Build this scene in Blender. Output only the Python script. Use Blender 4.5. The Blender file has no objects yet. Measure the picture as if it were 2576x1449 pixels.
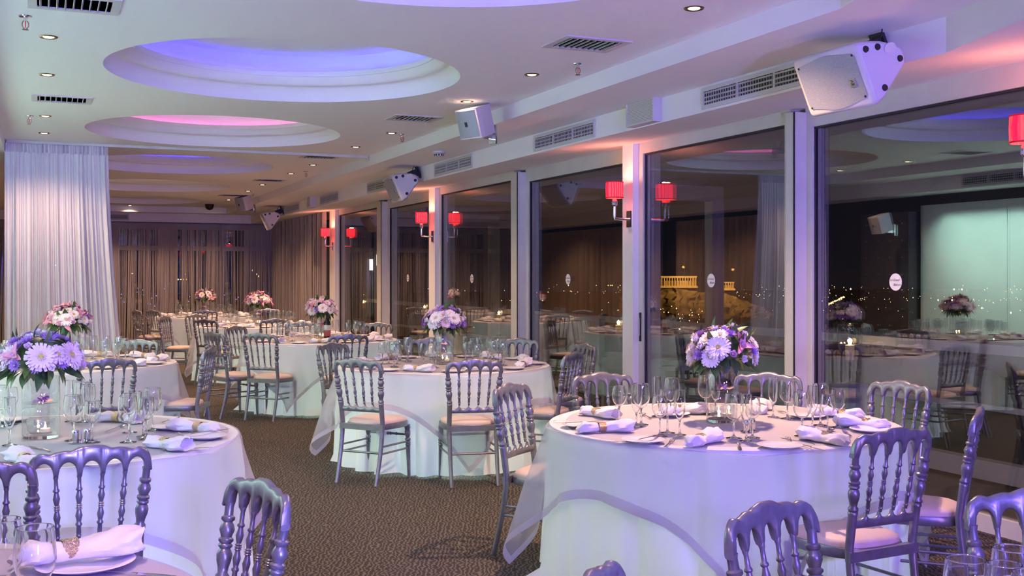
import bpy, bmesh, math, random
from mathutils import Vector, Matrix, Euler
rnd = random.Random(7)
S = bpy.context.scene
COL = S.collection
PI = math.pi
sin, cos, sqrt = math.sin, math.cos, math.sqrt

# ---------------------------------------------------------------- camera
F, H, CX, HY = 2750.0, 1.5, 1288.0, 692.0
TH = math.atan(1182.0 / F)
cth, sth = cos(TH), sin(TH)
UVP = CX - F * math.tan(TH)
cam = bpy.data.cameras.new('camera')
cam.sensor_width = 36.0
cam.lens = 36.0 * F / 2576.0
cam.shift_y = -(724.5 - HY) / 2576.0
cam.clip_start = 0.05
cam.clip_end = 30000
camo = bpy.data.objects.new('camera', cam)
camo.location = (0, 0, H)
camo.rotation_euler = (PI / 2, 0, -TH)
COL.objects.link(camo)
S.camera = camo

# ---------------------------------------------------------------- view and world
S.view_settings.view_transform = 'Standard'
S.view_settings.look = 'None'
S.view_settings.gamma = 1
S.view_settings.use_curve_mapping = False
S.view_settings.exposure = 0.72
S.cycles.transparent_max_bounces = 32
W = bpy.data.worlds.new('night_sky')
S.world = W
W.use_nodes = True
W.node_tree.nodes['Background'].inputs[0].default_value = (0.010, 0.012, 0.022, 1)
W.node_tree.nodes['Background'].inputs[1].default_value = 0.35

def light(name, kind, loc, power, color, target=None, **kw):
    d = bpy.data.lights.new(name, kind)
    d.energy = power
    d.color = color
    for k, v in kw.items():
        setattr(d, k, v)
    o = bpy.data.objects.new(name, d)
    o.location = loc
    if target is not None:
        o.rotation_euler = (Vector(target) - Vector(loc)).to_track_quat('-Z', 'Y').to_euler()
    COL.objects.link(o)
    return o

VIOLET = (0.22, 0.13, 1.0)
MINT = (0.62, 1.0, 0.86)
MAUVE = (1.0, 0.45, 0.85)
WARM = (1.0, 0.60, 0.40)
WHITE = (1.0, 0.93, 0.86)
# stage lamps of the room, behind the photographer
light('stage_spot', 'SPOT', (0.6, -2.6, 2.0), 600, VIOLET, (0.0, 5.0, 0.9), spot_size=1.5, spot_blend=0.6, shadow_soft_size=0.12)
light('stage_spot', 'SPOT', (2.6, -2.4, 2.0), 400, VIOLET, (3.2, 5.5, 0.95), spot_size=1.4, spot_blend=0.6, shadow_soft_size=0.12)
light('stage_spot', 'SPOT', (1.6, -2.6, 0.5), 1050, (0.29, 0.28, 1.0), (0.8, 6.0, 3.0), spot_size=1.7, spot_blend=0.9, shadow_soft_size=0.3)
light('stage_spot', 'SPOT', (3.3, -1.2, 0.4), 70, MAUVE, (3.8, 6.5, 2.9), spot_size=1.2, spot_blend=0.9, shadow_soft_size=0.2)
# mint wash over the light wall on the left of the room
light('wall_washer', 'AREA', (-1.05, 8.2, 2.58), 110, MINT, (-1.5, 8.2, 1.2), shape='RECTANGLE', size=7.0, size_y=0.10, spread=1.6)
light('stage_spot', 'SPOT', (-1.1, 3.0, 2.45), 85, MINT, (1.2, 10.0, 0.6), spot_size=1.5, spot_blend=0.8, shadow_soft_size=0.15)

# ---------------------------------------------------------------- photograph geometry -> room coordinates
def P(u, v, z):
    """point of the horizontal plane at height z that the photograph shows at (u, v)"""
    D = F * (z - H) / (HY - v)
    x = (u - CX) * D / F
    return Vector((x * cth + D * sth, D * cth - x * sth, z))
def PY(u, X):
    """Y of the point of a plane X = const seen at column u"""
    D = F * X / (cth * (u - UVP))
    return (D - X * sth) / cth
def proj(p):
    x = p[0] * cth - p[1] * sth
    D = p[0] * sth + p[1] * cth
    if D < 0.05:
        return (-9999, -9999)
    return (CX + F * x / D, HY - F * (p[2] - H) / D)
def CP(u, Z):
    """floor point at camera depth Z and column u"""
    x = (u - CX) * Z / F
    return Vector((x * cth + Z * sth, Z * cth - x * sth, 0))
def CC(x, Z):
    return Vector((x * cth + Z * sth, Z * cth - x * sth, 0))

# ---------------------------------------------------------------- materials
MATS = {}
def nodes_of(name):
    m = bpy.data.materials.new(name)
    m.use_nodes = True
    MATS[name] = m
    nt = m.node_tree
    return m, nt, nt.nodes['Principled BSDF']
def pbr(name, col, rough=0.5, metal=0.0, noise=0.0, nscale=20.0, bump=0.0, bscale=60.0, **kw):
    m, nt, b = nodes_of(name)
    b.inputs['Base Color'].default_value = (*col, 1)
    b.inputs['Roughness'].default_value = rough
    b.inputs['Metallic'].default_value = metal
    for k, v in kw.items():
        b.inputs[k].default_value = v
    if noise or bump:
        tc = nt.nodes.new('ShaderNodeTexCoord')
    if noise:
        n = nt.nodes.new('ShaderNodeTexNoise')
        n.inputs['Scale'].default_value = nscale
        n.inputs['Detail'].default_value = 4
        r = nt.nodes.new('ShaderNodeValToRGB')
        r.color_ramp.elements[0].position = 0.3
        r.color_ramp.elements[1].position = 0.7
        r.color_ramp.elements[0].color = (*[c * (1 - noise) for c in col], 1)
        r.color_ramp.elements[1].color = (*[min(1, c * (1 + noise)) for c in col], 1)
        nt.links.new(tc.outputs['Object'], n.inputs['Vector'])
        nt.links.new(n.outputs['Fac'], r.inputs['Fac'])
        nt.links.new(r.outputs['Color'], b.inputs['Base Color'])
    if bump:
        n2 = nt.nodes.new('ShaderNodeTexNoise')
        n2.inputs['Scale'].default_value = bscale
        bp = nt.nodes.new('ShaderNodeBump')
        bp.inputs['Strength'].default_value = bump
        bp.inputs['Distance'].default_value = 0.01
        nt.links.new(tc.outputs['Object'], n2.inputs['Vector'])
        nt.links.new(n2.outputs['Fac'], bp.inputs['Height'])
        nt.links.new(bp.outputs['Normal'], b.inputs['Normal'])
    return m
def emis(name, col, strength, sample=True):
    m, nt, b = nodes_of(name)
    b.inputs['Base Color'].default_value = (*[min(1, c) for c in col], 1)
    b.inputs['Emission Color'].default_value = (*col, 1)
    b.inputs['Emission Strength'].default_value = strength
    if not sample:
        m.cycles.emission_sampling = 'NONE'
    return m
def thin_glass(name, tint=(1, 1, 1), boost=1.0, ior=1.5, rough=0.0):
    """thin pane: Fresnel mirror over a clear sheet"""
    m, nt, b = nodes_of(name)
    out = nt.nodes['Material Output']
    nt.nodes.remove(b)
    # Schlick reflectance, the same from both sides of the sheet
    fr = nt.nodes.new('ShaderNodeLayerWeight')
    fr.inputs['Blend'].default_value = 0.5
    pw = nt.nodes.new('ShaderNodeMath')
    pw.operation = 'POWER'
    pw.inputs[1].default_value = 5.0
    nt.links.new(fr.outputs['Facing'], pw.inputs[0])
    f0 = ((ior - 1) / (ior + 1)) ** 2
    mu = nt.nodes.new('ShaderNodeMath')
    mu.operation = 'MULTIPLY_ADD'
    mu.use_clamp = True
    mu.inputs[1].default_value = (1 - f0) * min(1.0, boost)
    mu.inputs[2].default_value = f0 * boost
    tr = nt.nodes.new('ShaderNodeBsdfTransparent')
    tr.inputs[0].default_value = (*tint, 1)
    gl = nt.nodes.new('ShaderNodeBsdfGlossy')
    gl.inputs['Roughness'].default_value = rough
    mx = nt.nodes.new('ShaderNodeMixShader')
    nt.links.new(pw.outputs[0], mu.inputs[0])
    nt.links.new(mu.outputs[0], mx.inputs[0])
    nt.links.new(tr.outputs[0], mx.inputs[1])
    nt.links.new(gl.outputs[0], mx.inputs[2])
    nt.links.new(mx.outputs[0], out.inputs[0])
    return m
def cloth(name, col, trans=0.25, alpha=1.0, weave=0.15, wscale=400):
    """diffuse + translucent fabric, alpha < 1 for sheers"""
    m, nt, b = nodes_of(name)
    out = nt.nodes['Material Output']
    nt.nodes.remove(b)
    tc = nt.nodes.new('ShaderNodeTexCoord')
    n = nt.nodes.new('ShaderNodeTexNoise')
    n.inputs['Scale'].default_value = wscale
    nt.links.new(tc.outputs['Object'], n.inputs['Vector'])
    bp = nt.nodes.new('ShaderNodeBump')
    bp.inputs['Strength'].default_value = weave
    bp.inputs['Distance'].default_value = 0.002
    nt.links.new(n.outputs['Fac'], bp.inputs['Height'])
    df = nt.nodes.new('ShaderNodeBsdfDiffuse')
    tl = nt.nodes.new('ShaderNodeBsdfTranslucent')
    for s in (df, tl):
        s.inputs[0].default_value = (*col, 1)
        nt.links.new(bp.outputs[0], s.inputs['Normal'])
    mx = nt.nodes.new('ShaderNodeMixShader')
    mx.inputs[0].default_value = trans
    nt.links.new(df.outputs[0], mx.inputs[1])
    nt.links.new(tl.outputs[0], mx.inputs[2])
    last = mx
    if alpha < 1:
        tp = nt.nodes.new('ShaderNodeBsdfTransparent')
        m2 = nt.nodes.new('ShaderNodeMixShader')
        m2.inputs[0].default_value = alpha
        nt.links.new(tp.outputs[0], m2.inputs[1])
        nt.links.new(mx.outputs[0], m2.inputs[2])
        last = m2
    nt.links.new(last.outputs[0], out.inputs[0])
    return m

pbr('plaster', (0.80, 0.79, 0.78), 0.85, bump=0.08, bscale=220)
pbr('frame_white', (0.58, 0.565, 0.51), 0.45, noise=0.04, nscale=6)
pbr('column_white', (0.80, 0.79, 0.77), 0.6)
pbr('white_plastic', (0.55, 0.53, 0.53), 0.5, bump=0.12, bscale=500)
pbr('grille_metal', (0.34, 0.34, 0.37), 0.55, 0.3, noise=0.3, nscale=420)
pbr('black_rubber', (0.012, 0.012, 0.012), 0.6)
pbr('dark_gap', (0.03, 0.03, 0.032), 0.8)
pbr('dark_wood', (0.03, 0.022, 0.018), 0.45, noise=0.3)
pbr('chrome', (0.75, 0.75, 0.78), 0.12, 1.0)
pbr('steel', (0.66, 0.64, 0.62), 0.2, 1.0)
pbr('brass_dark', (0.28, 0.2, 0.12), 0.35, 1.0)
pbr('silver_paint', (0.26, 0.26, 0.28), 0.33, 0.55, noise=0.13, nscale=35, bump=0.025, bscale=260)
pbr('cream_leather', (0.74, 0.58, 0.47), 0.5, bump=0.15, bscale=300)
pbr('gold_ring', (0.72, 0.55, 0.32), 0.28, 1.0, noise=0.35, nscale=260, bump=0.8, bscale=300)
pbr('china', (0.84, 0.82, 0.80), 0.22)
pbr('wax', (0.85, 0.72, 0.55), 0.5)
pbr('slat_paint', (0.50, 0.49, 0.44), 0.5)
pbr('leaf', (0.045, 0.095, 0.026), 0.42, noise=0.4, nscale=30)
pbr('leaf_light', (0.10, 0.16, 0.04), 0.42, noise=0.3, nscale=30)
pbr('petal_white', (0.86, 0.80, 0.74), 0.6, noise=0.06, nscale=60)
pbr('petal_blush', (0.78, 0.55, 0.66), 0.6, noise=0.08, nscale=60)
pbr('petal_lilac', (0.42, 0.23, 0.60), 0.6, noise=0.12, nscale=60)
pbr('petal_pink', (0.70, 0.30, 0.38), 0.55, noise=0.15, nscale=40)
pbr('petal_cream', (0.82, 0.77, 0.62), 0.6, noise=0.06, nscale=60)
pbr('petal_magenta', (0.55, 0.10, 0.42), 0.5)
pbr('flower_eye', (0.52, 0.42, 0.13), 0.8, noise=0.35, nscale=300)
pbr('wine_glass_bottle', (0.012, 0.008, 0.006), 0.1)
pbr('label_paper', (0.72, 0.62, 0.55), 0.7)
pbr('label_red', (0.42, 0.07, 0.06), 0.7)
pbr('tufted_fabric', (0.10, 0.085, 0.075), 0.7, noise=0.1)
pbr('mint_panel', (0.66, 0.72, 0.68), 0.4, noise=0.03, nscale=3)
pbr('balcony_tile', (0.22, 0.20, 0.18), 0.7, noise=0.15, nscale=5)
pbr('balcony_white', (0.66, 0.66, 0.64), 0.5)
pbr('stone_marble', (0.72, 0.60, 0.42), 0.8, noise=0.15, nscale=0.3)
pbr('rock', (0.16, 0.125, 0.08), 0.9, noise=0.6, nscale=0.06)
pbr('night_land', (0.006, 0.006, 0.008), 1.0)
pbr('red_fabric', (0.75, 0.02, 0.03), 0.7)
pbr('cable_white', (0.8, 0.8, 0.78), 0.5)
cloth('linen', (0.88, 0.87, 0.85), 0.24, 1.0, 0.2, 350)
cloth('organza', (0.66, 0.63, 0.69), 0.4, 0.45, 0.1, 400)
cloth('organza_hem', (0.60, 0.56, 0.64), 0.3, 0.85, 0.1, 400)
cloth('napkin_linen', (0.86, 0.84, 0.86), 0.1, 1.0, 0.2, 500)
cloth('sheer_curtain', (0.82, 0.83, 0.86), 0.12, 0.95, 0.1, 300)
cloth('string_yarn', (0.62, 0.55, 0.50), 0.2, 1.0, 0.0, 100)
cloth('brown_drape', (0.42, 0.31, 0.23), 0.15, 1.0, 0.0, 100)
cloth('outdoor_fabric', (0.50, 0.46, 0.40), 0.1, 1.0, 0.1, 200)
thin_glass('window_glass', (0.84, 0.86, 0.86), 5.5)
thin_glass('glass', (0.93, 0.945, 0.945), 3.6, rough=0.02)
thin_glass('water', (0.93, 0.97, 0.96), 0.8, 1.33)
m_, nt_, b_ = nodes_of('solid_glass')
b_.inputs['Base Color'].default_value = (0.98, 0.99, 0.99, 1)
b_.inputs['Roughness'].default_value = 0.02
b_.inputs['IOR'].default_value = 1.45
b_.inputs['Transmission Weight'].default_value = 1.0
emis('bulb_glow', (1.0, 0.80, 0.50), 8.0, False)
emis('flame', (1.0, 0.62, 0.22), 30.0, False)
emis('city_amber', (1.0, 0.58, 0.20), 5.0, False)
emis('city_white', (1.0, 0.86, 0.62), 5.0, False)
emis('city_blue', (0.25, 0.25, 1.0), 2.5, False)
emis('red_lamp', (1.0, 0.05, 0.05), 2.0, False)
emis('tube_light', (1.0, 0.92, 0.75), 6.0, False)
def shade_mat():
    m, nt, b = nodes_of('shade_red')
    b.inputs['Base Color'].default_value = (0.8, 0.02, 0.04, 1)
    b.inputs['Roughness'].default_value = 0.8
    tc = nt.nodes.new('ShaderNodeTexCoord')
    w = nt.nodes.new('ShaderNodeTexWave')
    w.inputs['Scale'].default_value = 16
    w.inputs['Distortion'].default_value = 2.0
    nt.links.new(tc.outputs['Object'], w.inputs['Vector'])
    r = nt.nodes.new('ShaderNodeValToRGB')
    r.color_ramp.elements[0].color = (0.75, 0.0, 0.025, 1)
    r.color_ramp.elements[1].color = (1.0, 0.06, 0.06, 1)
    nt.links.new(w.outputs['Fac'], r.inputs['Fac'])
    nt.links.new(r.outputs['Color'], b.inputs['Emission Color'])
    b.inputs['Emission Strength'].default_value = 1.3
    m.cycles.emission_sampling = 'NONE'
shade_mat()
def lens_mat():
    m, nt, b = nodes_of('ribbed_diffuser')
    tc = nt.nodes.new('ShaderNodeTexCoord')
    w = nt.nodes.new('ShaderNodeTexWave')
    w.bands_direction = 'Z'
    w.inputs['Scale'].default_value = 28
    nt.links.new(tc.outputs['Object'], w.inputs['Vector'])
    r = nt.nodes.new('ShaderNodeValToRGB')
    r.color_ramp.elements[0].color = (0.33, 0.33, 0.27, 1)
    r.color_ramp.elements[1].color = (0.62, 0.62, 0.54, 1)
    nt.links.new(w.outputs['Fac'], r.inputs['Fac'])
    nt.links.new(r.outputs['Color'], b.inputs['Base Color'])
    b.inputs['Roughness'].default_value = 0.25
lens_mat()
def carpet_mat():
    m, nt, b = nodes_of('zebra_carpet')
    b.inputs['Roughness'].default_value = 0.95
    tc = nt.nodes.new('ShaderNodeTexCoord')
    mp = nt.nodes.new('ShaderNodeMapping')
    mp.inputs['Rotation'].default_value = (0, 0, 0.4)
    mp.inputs['Scale'].default_value = (1.0, 1.0, 1.0)
    nt.links.new(tc.outputs['Object'], mp.inputs['Vector'])
    w = nt.nodes.new('ShaderNodeTexWave')
    w.inputs['Scale'].default_value = 13.0
    w.inputs['Distortion'].default_value = 8.0
    w.inputs['Detail'].default_value = 1.0
    w.inputs['Detail Scale'].default_value = 1.6
    nt.links.new(mp.outputs[0], w.inputs['Vector'])
    r = nt.nodes.new('ShaderNodeValToRGB')
    r.color_ramp.elements[0].position = 0.50
    r.color_ramp.elements[0].color = (0.026, 0.021, 0.016, 1)
    r.color_ramp.elements[1].position = 0.80
    r.color_ramp.elements[1].color = (0.120, 0.100, 0.070, 1)
    nt.links.new(w.outputs['Fac'], r.inputs['Fac'])
    nt.links.new(r.outputs['Color'], b.inputs['Base Color'])
    bp = nt.nodes.new('ShaderNodeBump')
    bp.inputs['Strength'].default_value = 0.5
    bp.inputs['Distance'].default_value = 0.006
    nt.links.new(w.outputs['Fac'], bp.inputs['Height'])
    nt.links.new(bp.outputs[0], b.inputs['Normal'])
carpet_mat()

# ---------------------------------------------------------------- mesh helpers
class MB:
    def __init__(self):
        self.V, self.Fc, self.mi = [], [], []
    def add(self, V, Fc, mi=0):
        o = len(self.V)
        self.V += [tuple(v) for v in V]
        self.Fc += [tuple(i + o for i in f) for f in Fc]
        self.mi += [mi] * len(Fc)
        return self
    def box(self, x0, x1, y0, y1, z0, z1, M=None, mi=0):
        V = [(x0, y0, z0), (x1, y0, z0), (x1, y1, z0), (x0, y1, z0), (x0, y0, z1), (x1, y0, z1), (x1, y1, z1), (x0, y1, z1)]
        if M is not None:
            V = [M @ Vector(v) for v in V]
        return self.add(V, [(3, 2, 1, 0), (4, 5, 6, 7), (0, 1, 5, 4), (1, 2, 6, 5), (2, 3, 7, 6), (3, 0, 4, 7)], mi)
    def lathe(self, prof, n=12, M=None, mi=0, cap=True):
        """prof: list of (r, z)"""
        V, Fc = [], []
        k = len(prof)
        for r, z in prof:
            for i in range(n):
                a = 2 * PI * i / n
                V.append(Vector((r * cos(a), r * sin(a), z)))
        for j in range(k - 1):
            for i in range(n):
                Fc.append((j * n + i, j * n + (i + 1) % n, (j + 1) * n + (i + 1) % n, (j + 1) * n + i))
        if cap and prof[0][0] > 1e-5:
            Fc.append(tuple(reversed(range(n))))
        if cap and prof[-1][0] > 1e-5:
            Fc.append(tuple((k - 1) * n + i for i in range(n)))
        if M is not None:
            V = [M @ v for v in V]
        return self.add(V, Fc, mi)
    def tube(self, path, rad, n=8, mi=0, cap=True):
        path = [Vector(p) for p in path]
        m = len(path)
        R = rad if isinstance(rad, (list, tuple)) else [rad] * m
        V, Fc = [], []
        up = None
        for j, p in enumerate(path):
            t = (path[min(j + 1, m - 1)] - path[max(j - 1, 0)]).normalized()
            if up is None:
                up = Vector((0, 0, 1)) if abs(t.z) < 0.9 else Vector((1, 0, 0))
            a = (up - t * up.dot(t)).normalized()
            b = t.cross(a)
            up = a
            for i in range(n):
                g = 2 * PI * i / n
                V.append(p + (a * cos(g) + b * sin(g)) * R[j])
        for j in range(m - 1):
            for i in range(n):
                Fc.append((j * n + i, j * n + (i + 1) % n, (j + 1) * n + (i + 1) % n, (j + 1) * n + i))
        if cap:
            Fc.append(tuple(reversed(range(n))))
            Fc.append(tuple((m - 1) * n + i for i in range(n)))
        return self.add(V, Fc, mi)
    def prism(self, poly, y0, y1, M=None, mi=0):
        """poly in (x, z) extruded along y"""
        n = len(poly)
        V = [Vector((x, y0, z)) for x, z in poly] + [Vector((x, y1, z)) for x, z in poly]
        if M is not None:
            V = [M @ v for v in V]
        Fc = [tuple(range(n)), tuple(reversed(range(n, 2 * n)))]
        Fc += [((i + 1) % n, i, n + i, n + (i + 1) % n) for i in range(n)]
        return self.add(V, Fc, mi)
    def grid(self, rows, close=False, mi=0):
        """rows: list of equally long point lists"""
        k = len(rows[0])
        V = [p for r in rows for p in r]
        Fc = []
        for j in range(len(rows) - 1):
            for i in range(k if close else k - 1):
                i2 = (i + 1) % k
                Fc.append((j * k + i, j * k + i2, (j + 1) * k + i2, (j + 1) * k + i))
        return self.add(V, Fc, mi)
    def mesh(self, name, mats, smooth=True, angle=40):
        me = bpy.data.meshes.new(name)
        me.from_pydata([tuple(v) for v in self.V], [], self.Fc)
        if isinstance(mats, str):
            mats = [mats]
        for m in mats:
            me.materials.append(MATS[m])
        if len(mats) > 1:
            me.polygons.foreach_set('material_index', self.mi)
        bm = bmesh.new()
        bm.from_mesh(me)
        bmesh.ops.recalc_face_normals(bm, faces=bm.faces)
        if smooth:
            ca = math.radians(angle)
            for f in bm.faces:
                f.smooth = True
            for e in bm.edges:
                if len(e.link_faces) == 2 and e.calc_face_angle(0) > ca:
                    e.smooth = False
        bm.to_mesh(me)
        bm.free()
        return me

def put(name, me, parent=None, loc=None, rot=None, mat=None):
    o = bpy.data.objects.new(name, me)
    COL.objects.link(o)
    if parent is not None:
        o.parent = parent
    if mat is not None:
        o.matrix_local = mat
    if loc is not None:
        o.location = loc
    if rot is not None:
        o.rotation_euler = rot
    return o
def empty(name, loc=(0, 0, 0), rot=(0, 0, 0)):
    o = bpy.data.objects.new(name, None)
    o.empty_display_size = 0.1
    COL.objects.link(o)
    o.location = loc
    o.rotation_euler = rot
    return o
def tag(o, label, cat, group=None, kind=None):
    o['label'] = label
    o['category'] = cat
    if group:
        o['group'] = group
    if kind:
        o['kind'] = kind
    return o
def struct(o):
    o['kind'] = 'structure'
    return o
def axisM(p, d, x=None):
    """matrix placing local z along d at p"""
    z = Vector(d).normalized()
    x = Vector(x) if x is not None else (Vector((0, 0, 1)) if abs(z.z) < 0.9 else Vector((1, 0, 0)))
    x = (x - z * x.dot(z)).normalized()
    y = z.cross(x)
    return Matrix(((x.x, y.x, z.x, p[0]), (x.y, y.y, z.y, p[1]), (x.z, y.z, z.z, p[2]), (0, 0, 0, 1)))

# ================================================================ THE ROOM
A = 1.45
ZC = H + A                # flat ceiling
ZS = H + 0.9137 * A       # soffit under the coffer step
ZB = H + 0.7868 * A       # underside of the bulkhead
XM = 1.64                 # middle of the coffer
XCO, XBU, XW = 2.517 * A, 2.936 * A, 5.0
XCL, XBL, XL = 2 * XM - XCO, 2 * XM - XBU, -1.5
ZWIN = H + 0.2397 * XW
YN = -4.0
YCF, YBF, YF = 24.1, 24.6, 25.4
YBEND = 4.35
BX = 0.384

m = MB().box(XL - 0.4, XW + 0.2, YN, YF + 0.3, -0.2, 0)
struct(put('floor', m.mesh('floor', 'zebra_carpet', False)))

DOMES = [(1.63, 4.38), (1.63, 7.91), (1.63, 11.43), (1.63, 15.0), (1.63, 18.65), (1.63, 22.2)]
RD = 1.25
def ceiling_mesh():
    mb = MB()
    cells = [YN] + [(DOMES[i][1] + DOMES[i + 1][1]) / 2 for i in range(5)] + [YCF]
    n = 72
    for (cx, cy), y0, y1 in zip(DOMES, [1.9] + cells[1:-1], cells[1:]):
        x0, x1 = XCL, XCO
        inner, outer = [], []
        for i in range(n):
            a = 2 * PI * i / n + 0.01
            dx, dy = cos(a), sin(a)
            t = min(((x1 - cx) / dx if dx > 0 else (x0 - cx) / dx) if abs(dx) > 1e-6 else 1e9,
                    ((y1 - cy) / dy if dy > 0 else (y0 - cy) / dy) if abs(dy) > 1e-6 else 1e9)
            inner.append((cx + RD * dx, cy + RD * dy, ZC))
            outer.append((cx + t * dx, cy + t * dy, ZC))
        mb.grid([inner, outer], close=True)
        for X in (x0, x1):
            for Yv in (y0, y1):
                # corner triangle between neighbouring rays
                k = min(range(n), key=lambda i: (outer[i][0] - X) ** 2 + (outer[i][1] - Yv) ** 2)
                best = None
                for d in (-1, 1):
                    q = outer[(k + d) % n]
                    p = outer[k]
                    if abs(q[0] - p[0]) > 1e-4 and abs(q[1] - p[1]) > 1e-4:
                        best = q
                if best:
                    mb.add([outer[k], best, (X, Yv, ZC)], [(0, 1, 2)])
    mb.add([(XCL, YN, ZC), (XCO, YN, ZC), (XCO, 1.9, ZC), (XCL, 1.9, ZC)], [(0, 1, 2, 3)])
    # slab above the domes keeps the room dark-tight
    mb.box(XL - 0.3, XW + 0.3, YN, YF + 0.3, ZC + 0.62, ZC + 0.7)
    return mb.mesh('ceiling', 'plaster', False)
ceil = struct(put('ceiling', ceiling_mesh()))

# stepped soffits: coffer step, soffit, bulkhead, underside
def pl(x, xf, side):
    """step line from the camera end to the far wall, bending in near the camera on the window side"""
    if side > 0:
        yb = YBEND if x < 4 else YBEND - 0.08
        return [(x - BX * (yb - YN) * 0.9, YN), (x, yb), (x, xf)]
    return [(x, YN), (x, YBEND), (x, xf)]
def step_mesh(side):
    mb = MB()
    c = pl(XCO if side > 0 else XCL, YCF, side)
    b = pl(XBU if side > 0 else XBL, YBF, side)
    w = [(XW if side > 0 else XL, YN), (XW if side > 0 else XL, YBEND), (XW if side > 0 else XL, YF)]
    zw = ZWIN if side > 0 else ZB
    for i in range(2):
        q = lambda p, z: (p[0], p[1], z)
        mb.add([q(c[i], ZC + 0.001), q(c[i + 1], ZC + 0.001), q(c[i + 1], ZS), q(c[i], ZS)], [(0, 1, 2, 3)])
        mb.add([q(c[i], ZS), q(c[i + 1], ZS), q(b[i + 1], ZS), q(b[i], ZS)], [(0, 1, 2, 3)])
        mb.add([q(b[i], ZS), q(b[i + 1], ZS), q(b[i + 1], ZB), q(b[i], ZB)], [(0, 1, 2, 3)])
        mb.add([q(b[i], ZB), q(b[i + 1], ZB), q(w[i + 1], zw), q(w[i], zw)], [(0, 1, 2, 3)])
    return mb.mesh('soffit', 'plaster', False)
struct(put('trim_1', step_mesh(1)))
struct(put('trim_2', step_mesh(-1)))
mb = MB()
mb.add([(XCL, YCF, ZC), (XCO, YCF, ZC), (XCO, YCF, ZS), (XCL, YCF, ZS)], [(0, 1, 2, 3)])
mb.add([(XCL, YCF, ZS), (XCO, YCF, ZS), (XBU, YBF, ZS), (XBL, YBF, ZS)], [(0, 1, 2, 3)])
mb.add([(XBL, YBF, ZS), (XBU, YBF, ZS), (XBU, YBF, ZB), (XBL, YBF, ZB)], [(0, 1, 2, 3)])
mb.add([(XBL, YBF, ZB), (XBU, YBF, ZB), (XW, YF, ZWIN), (XL, YF, ZB)], [(0, 1, 2, 3)])
struct(put('trim_3', mb.mesh('soffit', 'plaster', False)))
struct(put('wall_left', MB().box(XL - 0.2, XL, YN, YF + 0.3, 0, ZC + 0.62).mesh('wall', 'dark_wood', False)))
struct(put('wall_back', MB().box(XL - 0.2, XW + 0.2, YN - 0.2, YN, 0, ZC + 0.62).mesh('wall', 'plaster', False)))
struct(put('wall_far', MB().box(XL - 0.2, XW + 0.4, YF + 0.1, YF + 0.3, ZB - 0.02, ZC + 0.62).mesh('wall', 'plaster', False)))
struct(put('wall_right', MB().box(XW + 0.0, XW + 0.25, YN, YF + 0.3, ZWIN, ZC + 0.62).mesh('wall', 'plaster', False)))

# domes recessed in the ceiling: cove ring with lip, coloured upper drum, light strip behind the lip
DCOL = [((0.16, 0.06, 1.0), 9), ((0.07, 0.05, 1.0), 8), ((1.0, 0.20, 0.60), 4.5), ((0.06, 0.03, 0.9), 8), ((1.0, 0.75, 0.52), 6), ((1.0, 0.68, 0.42), 2)]
cove = MB()
prof = []
for k in range(9):
    t = k / 8
    prof.append((RD - 0.10 * sin(t * PI / 2) * 1.0, ZC + 0.085 * (1 - cos(t * PI / 2))))
prof = [(RD, ZC), (RD - 0.005, ZC + 0.05)]
for k in range(1, 13):
    t = k / 12
    prof.append((RD - 0.005 - 0.155 * t, ZC + 0.05 + 0.13 * t + 0.022 * sin(t * 2 * PI)))
rl = prof[-1][0]
zl = prof[-1][1]
prof += [(rl - 0.012, zl), (rl - 0.012, zl + 0.042), (rl, zl + 0.042), (rl, zl + 0.018), (rl + 0.06, zl + 0.018)]
cove.lathe([(r, z - ZC) for r, z in prof], 72, cap=False)
cove_me = cove.mesh('cove_ring', 'plaster', True, 50)
drum_me = MB().lathe([(rl + 0.06, zl - ZC + 0.017), (rl + 0.06, zl - ZC + 0.18), (0.0001, zl - ZC + 0.18)], 72, cap=False).mesh('upper_drum', 'plaster', True, 40)
strip_me = MB().lathe([(rl + 0.020, zl - ZC + 0.0185), (rl + 0.032, zl - ZC + 0.0185), (rl + 0.032, zl - ZC + 0.026), (rl + 0.020, zl - ZC + 0.026), (rl + 0.020, zl - ZC + 0.0185)], 72, cap=False)
for k, ((dx, dy), (col, pw)) in enumerate(zip(DOMES, DCOL)):
    put('cove_ring', cove_me, ceil, (dx, dy, ZC))
    put('upper_drum', drum_me, ceil, (dx, dy, ZC))
    emis('strip_%d' % k, col, pw)
    put('light_strip', strip_me.mesh('light_strip', 'strip_%d' % k), ceil, (dx, dy, ZC))

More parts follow.
